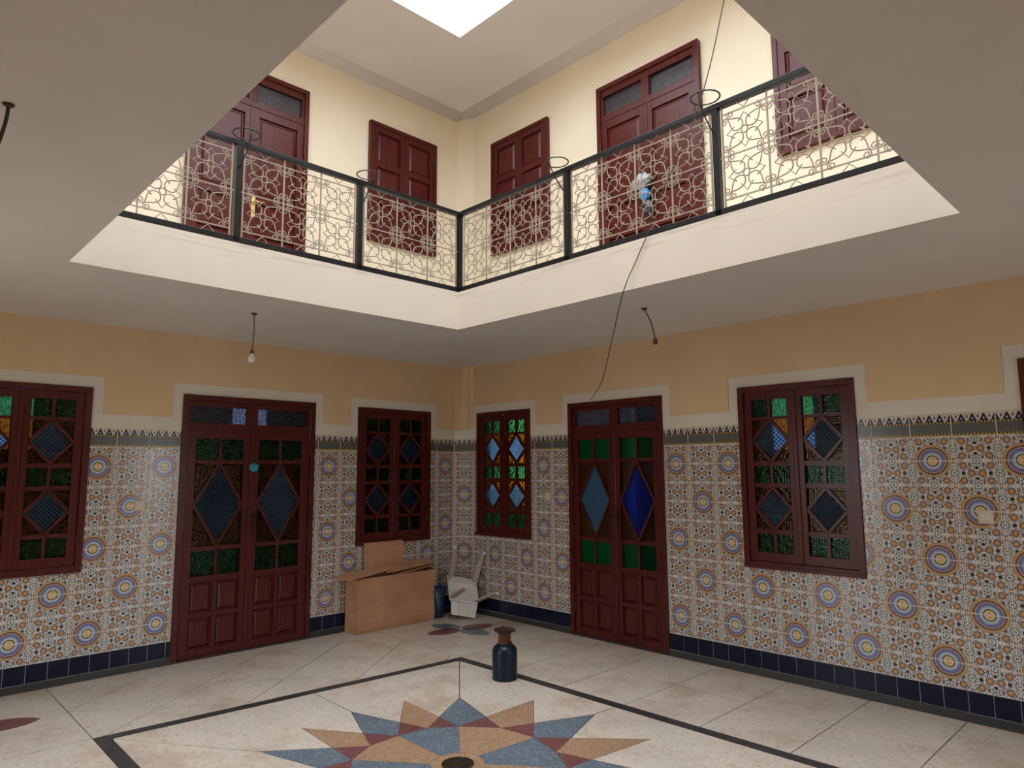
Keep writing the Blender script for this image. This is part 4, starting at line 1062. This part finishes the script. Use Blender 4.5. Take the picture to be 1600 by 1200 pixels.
# folded carton standing behind it
co_ = empty('folded_carton', Matrix.Identity(4)); tag(co_, 'smaller folded brown carton standing upright behind the large box', 'carton')
zc = Z(-3.02)
b = MB(); sheet(b, [(0.28*W, -5.25*W, 0.01), (0.28*W, -3.50*W, 0.01), (0.10*W, -3.46*W, zc-0.012), (0.10*W, -5.30*W, zc-0.012)], 0.012); b.build('front_board', CARD, co_, Matrix.Translation((0.10*W, 0, 0)))
b = MB(); sheet(b, [(0.28*W, -5.36*W, 0.01), (0.28*W, -3.55*W, 0.01), (0.10*W, -3.50*W, zc), (0.10*W, -5.40*W, zc)], 0.012); b.build('back_board', CARD, co_, Matrix.Translation((0.04*W, 0, 0)))

# ------------------------------------------------------------------ bucket
BUCK = simple('dark_blue_plastic', (0.012, 0.04, 0.10), 0.35); BUCKR = simple('blue_plastic_rim', (0.03, 0.10, 0.26), 0.3)
o = empty('bucket', Matrix.Translation((0.475*W, -1.835*W, 0.0))); tag(o, 'dark blue plastic bucket between the cardboard box and the upturned chair', 'bucket')
MB().lathe([(0.0, 0.004), (0.080, 0.0), (0.083, 0.004), (0.104, 0.345), (0.100, 0.345), (0.079, 0.012), (0.0, 0.012)], 32).build('body', BUCK, o, smooth=True)
MB().tube([(0.104*math.cos(2*math.pi*i/32), 0.104*math.sin(2*math.pi*i/32), 0.343) for i in range(32)], 0.005, 6, closed=True).build('rim', BUCKR, o, smooth=True)
MB().tube([(0.106*math.cos(math.pi*i/16+2.3), 0.106*math.sin(math.pi*i/16+2.3), 0.335-0.08*math.sin(math.pi*i/16)) for i in range(17)], 0.003, 5).build('bail', BUCKR, o, smooth=True)

# ------------------------------------------------------------------ upturned plastic chair
CH = simple('worn_white_plastic', (0.80, 0.78, 0.745), 0.4, 0, 0.06); CHL = simple('dirty_beige_plastic', (0.56, 0.47, 0.37), 0.5, 0, 0.2)
# seat frame: U across, V from the back edge to the front edge, N the way the legs point
tocam = Vector((0.752, -0.659, 0)); rt = Vector((0.659, 0.752, 0)); up = Vector((0, 0, 1))
N = (up*0.687 + tocam*0.59 + rt*0.42).normalized()
V_ = (up*0.687 - tocam*0.713 - rt*0.123); V_ = (V_ - N*V_.dot(N)).normalized()
U = V_.cross(N).normalized()
org = Vector(P3(1.36, -1.10, -6.45)) + tocam*0.13 + rt*0.012 + (rt*0.08 - tocam*0.376)*0.15 + up*0.186
MCH = Matrix(((U.x, V_.x, N.x, org.x), (U.y, V_.y, N.y, org.y), (U.z, V_.z, N.z, org.z), (0, 0, 0, 1)))
o = empty('plastic_chair', MCH); tag(o, 'upturned white plastic chair with its legs in the air beside the bucket', 'chair')
def rrect(x0, x1, y0, y1, r, n=5):
    pts = []
    for (cx, cy, a0) in ((x1-r, y1-r, 0), (x0+r, y1-r, 90), (x0+r, y0+r, 180), (x1-r, y0+r, 270)):
        for i in range(n+1):
            a = math.radians(a0+90*i/n); pts.append((cx+r*math.cos(a), cy+r*math.sin(a)))
    return pts
b = MB()                                      # seat in three planks with grooves
for (xa, xb) in ((-0.185, -0.075), (-0.070, 0.070), (0.075, 0.185)): b.prism(rrect(xa, xb, 0.0, 0.365, 0.02), -0.012, 0.0)
b.prism(rrect(-0.18, 0.18, 0.01, 0.355, 0.04), -0.02, -0.006); seat = b.build('seat', CH, o)
for yy in (0.045, 0.285):
    b = MB(); b.box((-0.185, yy-0.012, 0.0), (0.185, yy+0.012, 0.035)); b.build('apron', CH, o, None, bevel=0.004)
for xx in (-0.185, 0.175):
    b = MB(); b.box((xx, 0.04, 0.0), (xx+0.012, 0.29, 0.03)); b.build('apron', CH, o, None, bevel=0.004)
b = MB()                                      # backrest, its top edge resting on the floor
bd = Vector((0, -0.90, -0.45)).normalized(); bn = Vector((0, -0.45, 0.90)).normalized()
for (xa, xb) in ((-0.165, -0.06), (-0.057, 0.057), (0.06, 0.175)):
    ln_ = 0.148; c0 = Vector((0, -0.006, -0.004))
    q = [Vector((xa, 0, 0))+c0, Vector((xb, 0, 0))+c0, Vector((xb-(0.02 if xb > 0.1 else 0), 0, 0))+c0+bd*ln_, Vector((xa+(0.02 if xa < -0.1 else 0), 0, 0))+c0+bd*ln_]
    b.add([tuple(p-bn*0.012) for p in q]+[tuple(p) for p in q], [(3,2,1,0),(4,5,6,7),(0,1,5,4),(1,2,6,5),(2,3,7,6),(3,0,4,7)])
b.build('backrest', CH, o)
def leg(x, y, tx, ty, ln):
    b = MB(); a = 0.020
    # L-section: two flanges tapering to the foot
    for (dx, dy) in ((1, 0), (0, 1)):
        sx = -1 if x > 0 else 1; sy = -1 if y > 0.2 else 1
        w0, w1 = 0.056, 0.030
        p = Vector((x, y, 0)); q = Vector((x+tx, y+ty, ln)); e = Vector((sx*dx, sy*dy, 0)); f = Vector((sx*dy, sy*dx, 0))*0.012
        b.add([p, p+e*w0, p+e*w0+f, p+f, q, q+e*w1, q+e*w1+f, q+f], [(3,2,1,0),(4,5,6,7),(0,1,5,4),(1,2,6,5),(2,3,7,6),(3,0,4,7)])
    l_ = b.build('leg', CHL, o)
    q = Vector((x+tx, y+ty, ln)); bb = MB(); bb.box((q.x-0.017, q.y-0.017, q.z-0.004), (q.x+0.017, q.y+0.017, q.z+0.018)); bb.build('foot', CH, l_)
leg(-0.185, 0.30, -0.05, 0.17, 0.36); leg(0.185, 0.30, -0.03, 0.17, 0.36)
leg(-0.185, 0.03, 0.03, -0.13, 0.36); leg(0.185, 0.03, 0.06, -0.13, 0.36)
